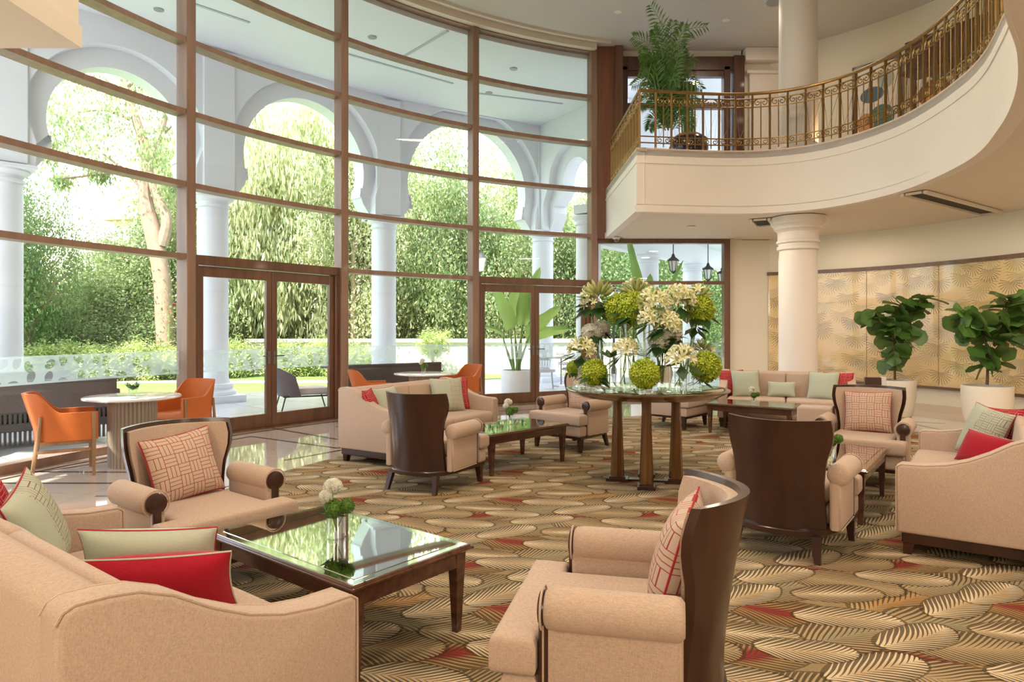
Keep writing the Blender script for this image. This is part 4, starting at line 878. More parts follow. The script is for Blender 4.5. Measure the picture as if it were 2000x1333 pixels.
# arcade walls: pier brackets, horseshoe arches, raised ring
def arcade(p, q, name, springs=5.05, r=None):
    p = Vector(p); q = Vector(q); d = (q - p); Lw = d.length; a = math.atan2(d.y, d.x); e = link(name, None, None, (p.x, p.y, 0), a); e['kind'] = 'structure'
    pw = .56; zb = 4.05; r = r or (Lw / 2 - pw - .04); cx = Lw / 2; hz_ = springs
    def outline(rr, zc, pw_, top, bracket=True):
        pts = [(0, zb), (.36, zb), (.42, zb + .06), (.52, zb + .2), (.62, zb + .34), (.68, zb + .5), (.66, zb + .62), (.62, zb + .68), (.68, zb + .70)] if bracket else [(0, zb + .02), (.42, zb + .02), (.42, hz_ - .5)]
        arcp = [(cx - rr * math.cos(t), zc + rr * math.sin(t)) for t in np.linspace(-.38 if bracket else -.0, math.pi + (.38 if bracket else 0), 36)]
        left = pts; right = [(Lw - x, z) for x, z in reversed(pts)]
        return left + arcp + right + [(Lw, top), (0, top)]
    def wallgeo(pts, y0, y1):
        tri = geometry.tessellate_polygon([[Vector((x, z, 0)) for x, z in pts]]); n = len(pts)
        V = [(x, y0, z) for x, z in pts] + [(x, y1, z) for x, z in pts]
        return np.array(V), [list(t) for t in tri] + [[i + n for i in t][::-1] for t in tri] + [[i, n + i, n + (i + 1) % n, (i + 1) % n] for i in range(n)]
    obj('arch_wall', wallgeo(outline(r, hz_, pw, 6.95), -.05, .34), M_['out'], e, smooth=30)
    obj('raised_arch', wallgeo(outline(r + .34, hz_, pw, 6.949, False), -.27, -.05), M_['out'], e, smooth=30)
    obj('impost', [b2(-.42, .42, -.42, .42, 4.05, 4.12, .01, 1), b2(-.30, .30, -.33, -.25, 4.15, 6.9, .01, 1)], M_['out'], e)
for k in range(4): arcade(COLS[k], COLS[k + 1], 'wall_arcade_%d' % (k + 1))
arcade((.85, 18.9), (2.5, 16.2), 'wall_arcade_5', 5.3, .55)
struct('terrace_wall', [b2(2.75, 9, 17.6, 17.9, 4.3, 8.2), b2(2.75, 9, 14.4, 17.9, 7.4, 7.6)], M_['out'])
# lower wing seen through the side window
struct('wing_beam', [mv(b2(0, 9.0, -.16, .16, 3.42, 4.1), (CORN[0], CORN[1], 0), rad(53.5)), mv(b2(-.3, 9, -.2, .22, 4.1, 4.3), (CORN[0], CORN[1], 0), rad(53.5))], M_['out'])
struct('wing_ceiling', [flat([(1.8, 15.9), (7.1, 23.1), (14, 23.1), (14, 14.15), (1.9, 14.15)], 4.0, 4.3)] + [mv(b2(0, 9, -.12, .12, 3.72, 4.0), (2.2, 14.6 + k * 2.2, 0), rad(8)) for k in range(2)], M_['out'])
out_col(3.66, 18.4, 'white wing column above the tall lilies in the side window', top=3.42); out_col(5.55, 21.0, 'white wing column at the right of the side window', top=3.42)
def lantern(x, y, z0, z1, label):
    t = thing('hanging_lantern', label, 'lantern', (x, y, z0))
    obj('chain', tube([(0, 0, 0), (0, 0, z1 - z0 + .30)], .012, 6), M_['blackm'], t)
    obj('cap', lathe([(.0, z1 - z0 + .34), (.03, z1 - z0 + .30), (.05, z1 - z0 + .24), (.14, z1 - z0 + .17), (.15, z1 - z0 + .14)], 8), M_['blackm'], t)
    obj('glass', lathe([(.11, z1 - z0 + .14), (.07, z1 - z0 - .08), (.0, z1 - z0 - .10)], 6), M_['lampglass'], t, smooth=0)
    obj('cage', [tube([(.115 * math.cos(a), .115 * math.sin(a), z1 - z0 + .15), (.075 * math.cos(a), .075 * math.sin(a), z1 - z0 - .08), (0, 0, z1 - z0 - .16)], .010, 5) for a in np.linspace(0, 5.24, 6)], M_['blackm'], t)
for (px, py, Y, l_) in ((1315, 522, 16.2, 'black hanging lantern with pointed cage in the side window'), (1383, 538, 17.5, 'black hanging lantern right of the first in the side window'), (1410, 545, 19.5, 'black hanging lantern at the right frame of the side window')):
    x, y, z = W(px, py, Y); lantern(x, y, 4.0, z, l_)
def street_lamp(x, y, z, label):
    t = thing('street_lamp', label, 'street lamp', (x, y, -.16))
    h = z + .16
    obj('post', [tube([(0, 0, 0), (0, 0, h - .32)], .04, 8), lathe([(.09, 0), (.09, .3), (.05, .4)], 10)], M_['blackm'], t)
    obj('lantern_glass', lathe([(.10, h - .28), (.19, h + .12)], 6), M_['lampglass'], t, smooth=0)
    obj('lantern_cap', lathe([(.21, h + .12), (.12, h + .24), (.04, h + .30), (.03, h + .38), (0, h + .40)], 6), M_['blackm'], t, smooth=0)
street_lamp(*W(937, 512, 21), 'garden street lamp with a white glass head left of the banana plant'); street_lamp(*W(1199, 578, 22), 'garden street lamp behind the flower table vases')

# ------------------------------------------------------------------ foliage
def leaves(pts, size, mode='flat', rg=rng, aspect=.45):
    """one small folded leaf per point"""
    n = len(pts); d = rg.normal(size=(n, 3)); d[:, 2] = d[:, 2] * .6 - (.25 if mode == 'flat' else 0)
    if mode == 'droop': d = rg.normal(size=(n, 3)) * .35; d[:, 2] = -1
    d /= np.linalg.norm(d, axis=1)[:, None]; w = np.cross(d, rg.normal(size=(n, 3))); w /= np.linalg.norm(w, axis=1)[:, None] + 1e-9
    s = size * rg.uniform(.65, 1.35, n)[:, None]
    a = pts; c = pts + d * s; b = pts + d * s * .5 + w * s * aspect * .5; e = pts + d * s * .5 - w * s * aspect * .5
    V = np.stack([a, b, c, e], 1).reshape(-1, 3); return V, n
def leafmesh(name, pts, size, m, mode='flat', aspect=.45):
    V, n = leaves(pts, size, mode, aspect=aspect); me = bpy.data.meshes.new(name)
    me.vertices.add(len(V)); me.vertices.foreach_set('co', V.astype(np.float32).ravel())
    me.loops.add(4 * n); me.loops.foreach_set('vertex_index', np.arange(4 * n, dtype=np.int32))
    me.polygons.add(n); me.polygons.foreach_set('loop_start', np.arange(0, 4 * n, 4, dtype=np.int32)); me.polygons.foreach_set('loop_total', np.full(n, 4, dtype=np.int32))
    me.materials.append(m); me.update(); me.validate(); return me
def crownpts(n, rx, ry, rz, clumps=40, spread=.28, hollow=.5):
    c = rng.normal(size=(clumps, 3)); c /= np.linalg.norm(c, axis=1)[:, None]; c *= rng.uniform(hollow, 1, clumps)[:, None]
    k = rng.integers(0, clumps, n); p = c[k] + rng.normal(size=(n, 3)) * spread * rng.uniform(.6, 1.2, clumps)[k][:, None]
    return p * np.array([rx, ry, rz])
def branchy(h, r, seeds=5, lean=(0, 0), fork=.4):
    g = []; base = [(0, 0, 0), (lean[0] * .3, lean[1] * .3, h * .3), (lean[0] * .7, lean[1] * .7, h * .6), (lean[0], lean[1], h)]
    g.append(tube(crom(base, 4), list(np.linspace(r, r * .45, 13)), 8))
    for k in range(seeds):
        f = fork + (1 - fork) * k / seeds; p0 = np.array([lean[0] * f, lean[1] * f, h * f]); a = rng.uniform(0, 6.28); l_ = h * .4 * rng.uniform(.7, 1.2)
        p1 = p0 + np.array([math.cos(a) * l_ * .4, math.sin(a) * l_ * .4, l_ * .5]); p2 = p1 + np.array([math.cos(a) * l_ * .5, math.sin(a) * l_ * .5, l_ * .45])
        g.append(tube([p0, p1, p2], [r * .5, r * .3, r * .12], 6))
    return g
PT = {}
def tree_mesh(key, n, rx, ry, rz, size, m, mode='flat', clumps=40, aspect=.45, spread=.28, hollow=.45):
    if key not in PT: PT[key] = leafmesh('crown', crownpts(n, rx, ry, rz, clumps, spread, hollow), size, M_[m], mode, aspect)
    return PT[key]
def tree(x, y, h, zc, key, sc_, rz, label, trunk_r=.14, grp=None, cat='tree', name='garden_tree', lean=(0, 0)):
    t = thing(name, label, cat, (x, y, -.17), rz, grp)
    c = link('crown', PT[key], t, (lean[0], lean[1], zc)); c.scale = sc_
    if trunk_r: obj('trunk', branchy(h, trunk_r, 5, lean), M_['trunk'], t)
    return t
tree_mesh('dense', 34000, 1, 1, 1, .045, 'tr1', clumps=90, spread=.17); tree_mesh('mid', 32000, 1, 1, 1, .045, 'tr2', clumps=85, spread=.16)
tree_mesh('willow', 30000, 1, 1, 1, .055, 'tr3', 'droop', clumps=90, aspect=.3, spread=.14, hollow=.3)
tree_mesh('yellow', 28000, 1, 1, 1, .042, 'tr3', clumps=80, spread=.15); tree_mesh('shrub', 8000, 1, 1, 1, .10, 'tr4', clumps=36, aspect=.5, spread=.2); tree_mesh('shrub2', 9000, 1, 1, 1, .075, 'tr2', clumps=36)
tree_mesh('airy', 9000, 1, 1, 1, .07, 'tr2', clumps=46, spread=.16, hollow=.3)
G = 'dense garden trees beyond the lawn'
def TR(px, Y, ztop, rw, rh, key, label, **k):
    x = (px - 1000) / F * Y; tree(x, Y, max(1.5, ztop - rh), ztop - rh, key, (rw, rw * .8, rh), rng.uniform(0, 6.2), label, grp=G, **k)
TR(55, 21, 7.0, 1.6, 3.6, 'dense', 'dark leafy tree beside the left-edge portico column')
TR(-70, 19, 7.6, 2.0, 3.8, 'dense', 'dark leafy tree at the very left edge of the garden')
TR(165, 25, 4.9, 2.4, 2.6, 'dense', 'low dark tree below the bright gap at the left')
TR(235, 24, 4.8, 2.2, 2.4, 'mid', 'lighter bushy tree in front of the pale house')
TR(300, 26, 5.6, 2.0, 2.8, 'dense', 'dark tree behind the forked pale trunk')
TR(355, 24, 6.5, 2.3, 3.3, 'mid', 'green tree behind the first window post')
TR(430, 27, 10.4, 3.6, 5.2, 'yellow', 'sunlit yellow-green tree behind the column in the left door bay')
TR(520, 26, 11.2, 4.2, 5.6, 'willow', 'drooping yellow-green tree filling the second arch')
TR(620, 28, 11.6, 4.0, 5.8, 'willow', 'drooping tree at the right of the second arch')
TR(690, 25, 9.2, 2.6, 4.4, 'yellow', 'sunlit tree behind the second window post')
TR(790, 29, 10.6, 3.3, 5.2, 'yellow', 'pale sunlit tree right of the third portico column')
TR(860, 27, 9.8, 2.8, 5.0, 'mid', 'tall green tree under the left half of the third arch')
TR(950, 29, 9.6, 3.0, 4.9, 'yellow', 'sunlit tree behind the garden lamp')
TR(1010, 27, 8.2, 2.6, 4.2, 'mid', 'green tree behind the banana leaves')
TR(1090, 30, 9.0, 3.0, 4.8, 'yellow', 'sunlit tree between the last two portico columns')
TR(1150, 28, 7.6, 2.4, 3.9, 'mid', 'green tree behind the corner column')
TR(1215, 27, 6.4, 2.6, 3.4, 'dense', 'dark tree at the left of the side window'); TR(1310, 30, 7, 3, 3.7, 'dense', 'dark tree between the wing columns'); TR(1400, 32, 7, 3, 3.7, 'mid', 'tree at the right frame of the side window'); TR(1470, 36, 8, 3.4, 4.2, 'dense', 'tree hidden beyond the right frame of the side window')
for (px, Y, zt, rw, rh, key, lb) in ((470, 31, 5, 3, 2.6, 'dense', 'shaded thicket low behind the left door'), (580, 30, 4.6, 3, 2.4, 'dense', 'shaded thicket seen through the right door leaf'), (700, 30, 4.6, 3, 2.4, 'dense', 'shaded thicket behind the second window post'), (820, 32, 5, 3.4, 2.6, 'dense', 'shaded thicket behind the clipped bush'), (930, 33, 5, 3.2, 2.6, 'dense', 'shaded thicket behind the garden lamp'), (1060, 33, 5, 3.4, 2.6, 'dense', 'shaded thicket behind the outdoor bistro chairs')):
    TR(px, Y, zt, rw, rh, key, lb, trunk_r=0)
# the big forked tree in the left bay
bt = thing('forked_tree', 'tall pale-barked forked tree with airy leaves in the left window', 'tree', (-11.4, 22.5, -.17))
k_ = 22.5 / F
def q(px, py, dy=0): return ((px - 1000) * k_ + 11.4, dy, H + (642 - py) * k_ + .17)
obj('trunk', [tube(crom([q(325, 735), q(322, 640), q(316, 540), q(300, 460), q(290, 420)], 4), list(np.linspace(.30, .26, 17)), 12), tube(crom([q(290, 420), q(282, 370), q(288, 310), q(268, 240), q(245, 170), q(240, 120)], 4), list(np.linspace(.24, .08, 21)), 10), tube(crom([q(316, 480), q(326, 430), q(305, 380), q(292, 320), q(318, 250), q(330, 180)], 4), list(np.linspace(.2, .06, 21)), 10)], M_['trunk'], bt)
for a_, b_, c_ in (((282, 370), (240, 330), (200, 300)), ((288, 310), (320, 260), (345, 240)), ((268, 240), (210, 215), (150, 220)), ((250, 190), (205, 150), (180, 120)), ((245, 170), (290, 140), (320, 130)), ((290, 350), (250, 335), (120, 350))):
    obj('branch', tube(crom([q(*a_), q(*b_), q(*c_)], 4), list(np.linspace(.09, .03, 9)), 8), M_['trunk'], bt)
def spray(cs, n, size, m, sx=1.0, mode='flat'):
    P = []
    for (px, py, r) in cs:
        c = np.array(q(px, py, rng.uniform(-1, 1))); P.append(c + rng.normal(size=(n, 3)) * r * k_ * np.array([.55, .55, .5]))
    return leafmesh('leaf_spray', np.concatenate(P), size, m, mode)
link('foliage', spray([(120, 210, 50), (110, 260, 55), (160, 240, 50), (200, 170, 45), (150, 150, 40), (250, 150, 40), (300, 140, 50), (330, 200, 50), (210, 270, 50), (160, 300, 40), (120, 300, 30), (240, 230, 45), (310, 260, 45), (330, 310, 40), (265, 290, 25), (90, 290, 35), (340, 370, 25), (190, 335, 22), (100, 345, 20)], 420, .14, M_['tr2'], mode='droop'), bt)
# planting bed: low bright shrubs with pinkish white and red flowers
ORD = ['first', 'second', 'third', 'fourth', 'fifth', 'sixth', 'seventh', 'eighth', 'ninth', 'tenth', 'eleventh', 'twelfth', 'thirteenth', 'fourteenth', 'fifteenth']
bed = [(20, 19.5), (70, 20), (120, 20.3), (170, 20.6), (225, 21), (280, 21.3), (335, 21.7), (395, 22), (450, 22.5), (540, 23.2), (590, 23.3), (640, 23.3), (700, 23.2)]
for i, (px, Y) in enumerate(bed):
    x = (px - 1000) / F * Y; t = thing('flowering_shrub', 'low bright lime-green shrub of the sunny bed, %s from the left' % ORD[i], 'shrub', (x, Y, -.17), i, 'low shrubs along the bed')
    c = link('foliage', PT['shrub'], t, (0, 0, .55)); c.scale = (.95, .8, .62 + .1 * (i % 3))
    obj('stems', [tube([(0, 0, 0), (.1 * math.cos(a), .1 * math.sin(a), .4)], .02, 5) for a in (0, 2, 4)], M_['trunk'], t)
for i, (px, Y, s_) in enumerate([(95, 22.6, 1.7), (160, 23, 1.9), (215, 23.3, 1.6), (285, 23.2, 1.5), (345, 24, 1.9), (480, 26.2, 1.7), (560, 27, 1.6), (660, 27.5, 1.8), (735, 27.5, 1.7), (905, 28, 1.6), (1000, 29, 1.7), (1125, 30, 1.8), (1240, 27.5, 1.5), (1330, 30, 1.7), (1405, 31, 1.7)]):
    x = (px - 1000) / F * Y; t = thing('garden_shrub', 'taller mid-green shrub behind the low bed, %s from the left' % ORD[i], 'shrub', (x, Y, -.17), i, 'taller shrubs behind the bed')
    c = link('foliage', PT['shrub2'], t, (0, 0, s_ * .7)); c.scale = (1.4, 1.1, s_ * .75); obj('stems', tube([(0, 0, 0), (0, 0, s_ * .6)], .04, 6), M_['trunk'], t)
t = thing('round_bush', 'clipped round bush on the garden wall behind the glazed bay', 'bush', (*W(845, 0, 23.4)[:2], -.17)); c = link('foliage', PT['shrub'], t, (0, 0, 1.15)); c.scale = (.62, .6, .48); obj('stems', tube([(0, 0, 0), (0, 0, 1)], .05, 6), M_['trunk'], t)
for (px, py, Y, s_) in ((330, 610, 22, .35), (388, 640, 22.2, .3), (1100, 650, 25, .05)):
    p = W(px, py, Y); P = np.array(p) + rng.normal(size=(60, 3)) * s_ * .5
    t = thing('red_blossoms', 'cluster of red blossoms at px', 'flowers', p); t['label'] = {330: 'red blossoms beside the first window post', 388: 'red blossoms left of the column in the door bay', 1100: 'tiny red blossoms behind the bistro chairs'}[px]
    link('petals', leafmesh('petals', P - np.array(p), .07 if s_ > .1 else .035, M_['red']), t); obj('stalk', tube([(0, 0, -p[2] - .1), (0, 0, 0)], .02, 5), M_['stem'], t)
struct('garden_wall', [b2(-9.5, 6.5, 24.3, 24.6, -.2, .95), b2(-9.5, 6.5, 24.2, 24.7, .95, 1.08, .01, 1)], plain('garden_wall_plaster', (.78, .72, .66), .8, var=.08)); struct('garden_path', b2(-22, 12, 20.2, 20.9, -.17, -.145), plain('path_stone', (.75, .68, .60), .8, var=.1), smooth=0)
# the pale house beyond
bl = thing('house', 'pale multi-storey house with a clay eave beyond the garden, at left', 'building', (-22.3, 46, 0), rad(-12))
obj('walls', [b2(-2.6, 5, -3, 3, 0, 8.4), b2(-.6, 5, -2.6, 3, 8.4, 12.4)], M_['bldg'], bl); obj('roof', [b2(-3.0, 5.6, -3.6, 3.6, 8.3, 8.5), b2(-1.0, 5.4, -3.1, 3.4, 12.4, 12.65)], M_['tile'], bl)
for k, (x, z) in enumerate([(-1.9, 6.4), (.4, 6.4), (3, 6.4), (.6, 10.6), (3, 10.6), (-2, 3.4), (.4, 3.4)]):
    w = obj('window', b2(x - .5, x + .5, (-3.05 if z < 9 else -2.65), (-2.98 if z < 9 else -2.58), z - .7, z + .6), plain('shutter%d' % k, (.45, .40, .36), .5), bl)
# ------------------------------------------------------------------ furniture outside
def woven_sofa(Ls, label, c, f, grp=None):
    t = thing('outdoor_sofa', label, 'outdoor sofa', (c[0], c[1], -.005), rad(f), grp); h = Ls / 2
    obj('back', [b2(-.42, -.36, -h, h, .42, .80, .015, 1), b2(-.43, -.35, -h, h, .76, .82, .015, 1)], M_['rattan2'], t)
    obj('woven_arm', [b2(-.42, .35, s * h - .04, s * h + .04, .25, .66, .015, 1) for s in (-1, 1)], M_['rattan2'], t)
    obj('slats', [b2(-.40, -.38, y - .014, y + .014, .04, .50) for y in np.arange(-h + .05, h, .05)], M_['rattan'], t)
    obj('seat_cushion', b2(-.34, .36, -h + .05, h - .05, .30, .42, .03, 2), M_['rattan'], t); obj('seat_frame', b2(-.42, .38, -h, h, .2, .30, .01, 1), M_['rattan'], t)
    for sx in (-1, 1):
        for sy in (-1, 1): obj('leg', taper(sx * .36, sy * (h - .08), 0, .22, .04, .05), M_['rattan'], t)
    return t
woven_sofa(2.2, 'dark woven outdoor sofa just beyond the leftmost window', (-6.30, 8.55), 135); woven_sofa(1.5, 'dark woven outdoor sofa behind the first, nearer the lawn', (-7.6, 10.2), 150)
woven_sofa(1.9, 'dark woven outdoor sofa beyond the glass behind the white table', (-2.35, 12.75), 125)
t = thing('outdoor_table', 'dark round outdoor table left of the leftmost woven sofa', 'table', (-6.55, 7.35, -.005)); obj('tabletop', lathe([(0, .69), (.5, .69), (.5, .73), (0, .73)], 32), M_['rattan'], t); obj('pedestal', b2(-.17, .17, -.17, .17, 0, .69), M_['rattan2'], t)
t = thing('outdoor_table', 'dark round outdoor table beyond the glass between the distant orange chairs', 'table', (-3.3, 13.4, -.005)); obj('tabletop', lathe([(0, .69), (.45, .69), (.45, .73), (0, .73)], 32), M_['rattan'], t); obj('pedestal', b2(-.12, .12, -.12, .12, 0, .69), M_['rattan2'], t)
lc = thing('lounge_chair', 'brown rope lounge chair with a pale seat pad outside the left door', 'outdoor chair', (-3.72, 12.1, -.005), rad(28))
def lfn(u, v, s):
    a = rad(100 + 160 * u); r = .36 + .05 * v; z = .28 + .55 * v * (1 - .35 * abs(2 * u - 1) ** 2); o = 0 if s == 0 else .03
    return ((r + o) * math.cos(a) * 1.0 - .02 - .10 * v, (r + o) * math.sin(a) * 1.05, z)
obj('rope_back', slab(lfn, 24, 8), M_['rattan2'], lc, smooth=60); obj('seat_pad', b2(-.3, .42, -.33, .33, .30, .42, .04, 3), M_['greyc'], lc, smooth=50)
obj('seat_frame', tube([(-.36, -.3, .28), (.42, -.34, .28), (.42, .34, .28), (-.36, .3, .28)], .014, 6, closed=True), M_['blackm'], lc)
for sx, sy in ((-.34, -.3), (-.34, .3), (.4, -.32), (.4, .32)): obj('leg', tube([(sx * .9, sy, .29), (sx * 1.0, sy, .26), (sx * 1.2, sy * 1.05, 0)], .012, 6), M_['blackm'], lc)
# white planter with banana plant
def bananaleaf(p0, p1, p2, w, tip_split=True):
    P = crom([p0, ((p0[0] * .4 + p1[0] * .6), (p0[1] * .4 + p1[1] * .6), (p0[2] * .4 + p1[2] * .6) + .05), p1, p2], 6); stalk = P[:10]; blade = [Vector(p) for p in P[9:]]
    V = []; m = len(blade); ax = (blade[-1] - blade[0]).normalized(); sd_ = ax.cross(Vector((.25, 1, .1))).normalized()
    for i, b in enumerate(blade):
        t = i / (m - 1); ww = w * math.sin(math.pi * min(1, .08 + t * .92) ** .7) ** .6 * (1 if t < .98 else .2)
        jag = .0 if i % 3 else .12; V += [tuple(b + sd_ * ww * (1 - jag) + Vector((0, .06, 0))), tuple(b), tuple(b - sd_ * ww * (1 - jag) + Vector((0, .06, 0)))]
    Fc = []
    for i in range(m - 1): Fc += [[3 * i, 3 * i + 1, 3 * i + 4, 3 * i + 3], [3 * i + 1, 3 * i + 2, 3 * i + 5, 3 * i + 4]]
    return tube(stalk, [.03] * 5 + [.018] * 5, 6), (np.array(V), Fc)
def planter(x, y, label, lv, r=.36, h=.56):
    t = thing('planter', 'white cylindrical planter of the ' + label, 'planter', (x, y, -.005)); obj('pot', lathe([(r * .96, 0), (r, .03), (r, h), (r - .03, h), (r - .03, h - .06)], 36), M_['potw'], t); obj('soil', lathe([(0, h - .05), (r - .03, h - .05)], 24), M_['soil'], t)
    g = thing('banana_plant', label, 'potted plant', (x, y, h - .06))
    for (a, b, w) in lv:
        s, bl_ = bananaleaf((rng.uniform(-.1, .1), rng.uniform(-.1, .1), 0), a, b, w); obj('stalk', s, M_['stem'], g); obj('leaf', bl_, M_['banana'], g, smooth=60)
    return g
planter(.12, 14.75, 'banana plant with broad paddle leaves seen through the right door', [((-.18, 0, 1.15), (-.55, .1, 1.95), .17), ((.12, .1, 1.25), (.18, .2, 2.05), .17), ((.35, 0, .95), (.95, .1, 1.45), .16), ((.3, .1, .8), (1.15, 0, .95), .15), ((-.4, 0, .9), (-.95, .1, 1.02), .05), ((.2, .2, 1.5), (.5, .2, 2.3), .14), ((-.1, .2, 1.4), (.05, .3, 2.25), .12)])
planter(3.05, 15.4, 'banana plant rising behind the vases in the side window', [((-.15, 0, 1.8), (-.42, .1, 3.1), .12), ((.35, 0, 1.5), (.85, .1, 2.5), .07), ((.05, 0, 1.5), (.1, .1, 2.2), .14), ((-.4, 0, 1.1), (-.9, 0, 1.5), .12)])
# bistro sets
def bistro(x, y, rz, label, proto=[None]):
    if proto[0] is None:
        t = thing('bistro_chair', label, 'outdoor chair', (x, y, -.005), rz, 'pale wire bistro chairs')
        obj('seat', lathe([(0, .40), (.23, .40), (.24, .43), (.22, .46), (0, .46)], 24), M_['greyc'], t)
        for z, r in ((.74, .28), (.70, .275), (.48, .25)): obj('hoop', tube([(r * math.cos(a), r * math.sin(a), z) for a in np.linspace(rad(70), rad(290), 14)], .010, 6), M_['grey'], t)
        obj('wire_back', [tube([(.25 * math.cos(a), .25 * math.sin(a), .48), (.278 * math.cos(a + .1), .278 * math.sin(a + .1), .72)], .006, 4) for a in np.linspace(rad(75), rad(285), 16)], M_['grey'], t)
        for a in (45, 135, 225, 315): obj('leg', tube([(.2 * math.cos(rad(a)), .2 * math.sin(rad(a)), .42), (.25 * math.cos(rad(a)), .25 * math.sin(rad(a)), 0)], .010, 6), M_['grey'], t)
        proto[0] = t; return t
    return dup(proto[0], (x, y, -.005), rz, label)
for (px, Y, rz, l_) in ((1066, 16.6, 0, 'pale wire bistro chair beyond the right leaf of the right door'), (1116, 17.3, math.pi, 'pale wire bistro chair partly behind the flowers, outside'), (1105, 19.8, 2, 'pale wire bistro chair behind the outdoor bistro table')): bistro((px - 1000) / F * Y, Y, rz, l_)
t = thing('bistro_table', 'small grey outdoor table between the bistro chairs', 'table', ((1096 - 1000) / F * 17.2, 17.2, -.005)); obj('tabletop', lathe([(0, .71), (.4, .71), (.4, .73), (0, .73)], 28), M_['grey'], t); obj('leg', tube([(0, 0, 0), (0, 0, .71)], .025, 8), M_['grey'], t); obj('foot', lathe([(0, .02), (.2, .02), (.2, 0)], 20), M_['grey'], t)

for i, (px, py) in enumerate(((310, 18), (727, 72), (1003, 134), (955, 181), (1125, 250))):
    Y = F * (6.95 - H) / (642 - py); t = thing('downlight', 'recessed portico ceiling lamp, %s from the left' % ORD[[0, 1, 3, 2, 4][i]], 'ceiling light', ((px - 1000) / F * Y, Y, 6.95)); obj('ring', lathe([(.05, -.001), (.085, -.001), (.08, -.02), (.05, -.02)], 18), M_['grey'], t); obj('lens', lathe([(0, -.004), (.05, -.004)], 18), M_['grey'], t)
# ================================================================== INDOOR PLANTS
def figleaf(L_=.26, Wd=.19):
    n = 6; V = []
    for i in range(n + 1):
        t = i / n; w = Wd / 2 * [.12, .62, .72, .66, .98, .92, .3][i]; z = -.05 * t * t; V += [(t * L_, w, z + .018), (t * L_, 0, z - .005), (t * L_, -w, z + .018)]
    Fc = []
    for i in range(n): Fc += [[3 * i, 3 * i + 3, 3 * i + 4, 3 * i + 1], [3 * i + 1, 3 * i + 4, 3 * i + 5, 3 * i + 2]]
    return np.array(V), Fc
def rot_to(d, roll=0):
    return (Vector(d).to_track_quat('X', 'Z').to_matrix() @ Matrix.Rotation(roll, 3, 'X')).to_4x4()
def potted_fig(c, r, h, branches, label, potlabel):
    t = thing('plant_pot', potlabel, 'plant pot', (c[0], c[1], 0)); obj('pot', lathe([(r * .72, 0), (r * .80, .02), (r * .93, .2), (r, .42), (r, h), (r - .03, h), (r - .03, h - .05)], 40), M_['pot'], t, smooth=60); obj('soil', lathe([(0, h - .045), (r - .03, h - .045)], 24), M_['soil'], t)
    g = thing('fiddle_leaf_fig', label, 'potted plant', (c[0], c[1], h - .05))
    rg = random.Random(c[0])
    tr = []; lv = 0
    for br_, n_, r0 in branches:
        P = crom(br_, 5); tr.append(tube(P, list(np.linspace(r0, .008, len(P))), 7)); m = len(P)
        for k in range(n_):
            f = .30 + .70 * (k + .5) / n_ if len(br_) > 2 and n_ > 16 else .2 + .8 * (k + .5) / n_
            i = min(int(f * (m - 1)), m - 1); p = P[i]; a = k * 2.4 + rg.uniform(-.3, .3); el = rg.uniform(-.9, .7)
            M = rot_to((math.cos(a) * math.cos(el), math.sin(a) * math.cos(el), math.sin(el)), rg.uniform(-1.3, 1.3)); s = rg.uniform(.75, 1.2)
            obj('leaf', mv(figleaf(.29 * s, .25 * s), p, M=M), M_['fig'], g, smooth=60); lv += 1
    obj('trunk', tr, M_['figtrunk'], g); return g
k1 = 11.3 / F; b = lambda px, py, dy=0: ((px - 1748) * k1, dy, H + (642 - py) * k1 - .55)
potted_fig((6.34, 11.3), .315, .60, [([b(1748, 742), b(1747, 705), b(1744, 660), b(1740, 620)], 28, .02), ([b(1746, 700), b(1765, 665), b(1775, 620), b(1790, 585)], 26, .014), ([b(1744, 650), b(1722, 630), b(1706, 605)], 20, .012), ([b(1770, 640), b(1755, 605), b(1762, 592)], 9, .01), ([b(1785, 600, 0), b(1800, 588), b(1812, 582)], 6, .009)],
           'fiddle leaf fig with two forked stems, the left one before the palm mural', 'tall cream pot with the left fiddle leaf fig, beside the far sofa')
k1 = 9.8 / F; b = lambda px, py, dy=0: ((px - 1928) * k1, dy, H + (642 - py) * k1 - .58)
potted_fig((6.82, 9.8), .32, .63, [([b(1928, 752), b(1929, 715), b(1925, 670), b(1912, 630)], 28, .022), ([b(1929, 705), b(1955, 670), b(1975, 640), b(1998, 620)], 24, .015), ([b(1920, 650), b(1895, 630), b(1882, 605)], 22, .013), ([b(1950, 665), b(1965, 610), b(1978, 575)], 20, .012)],
           'fiddle leaf fig spreading at the right edge before the palm mural', 'tall cream pot with the right fiddle leaf fig')
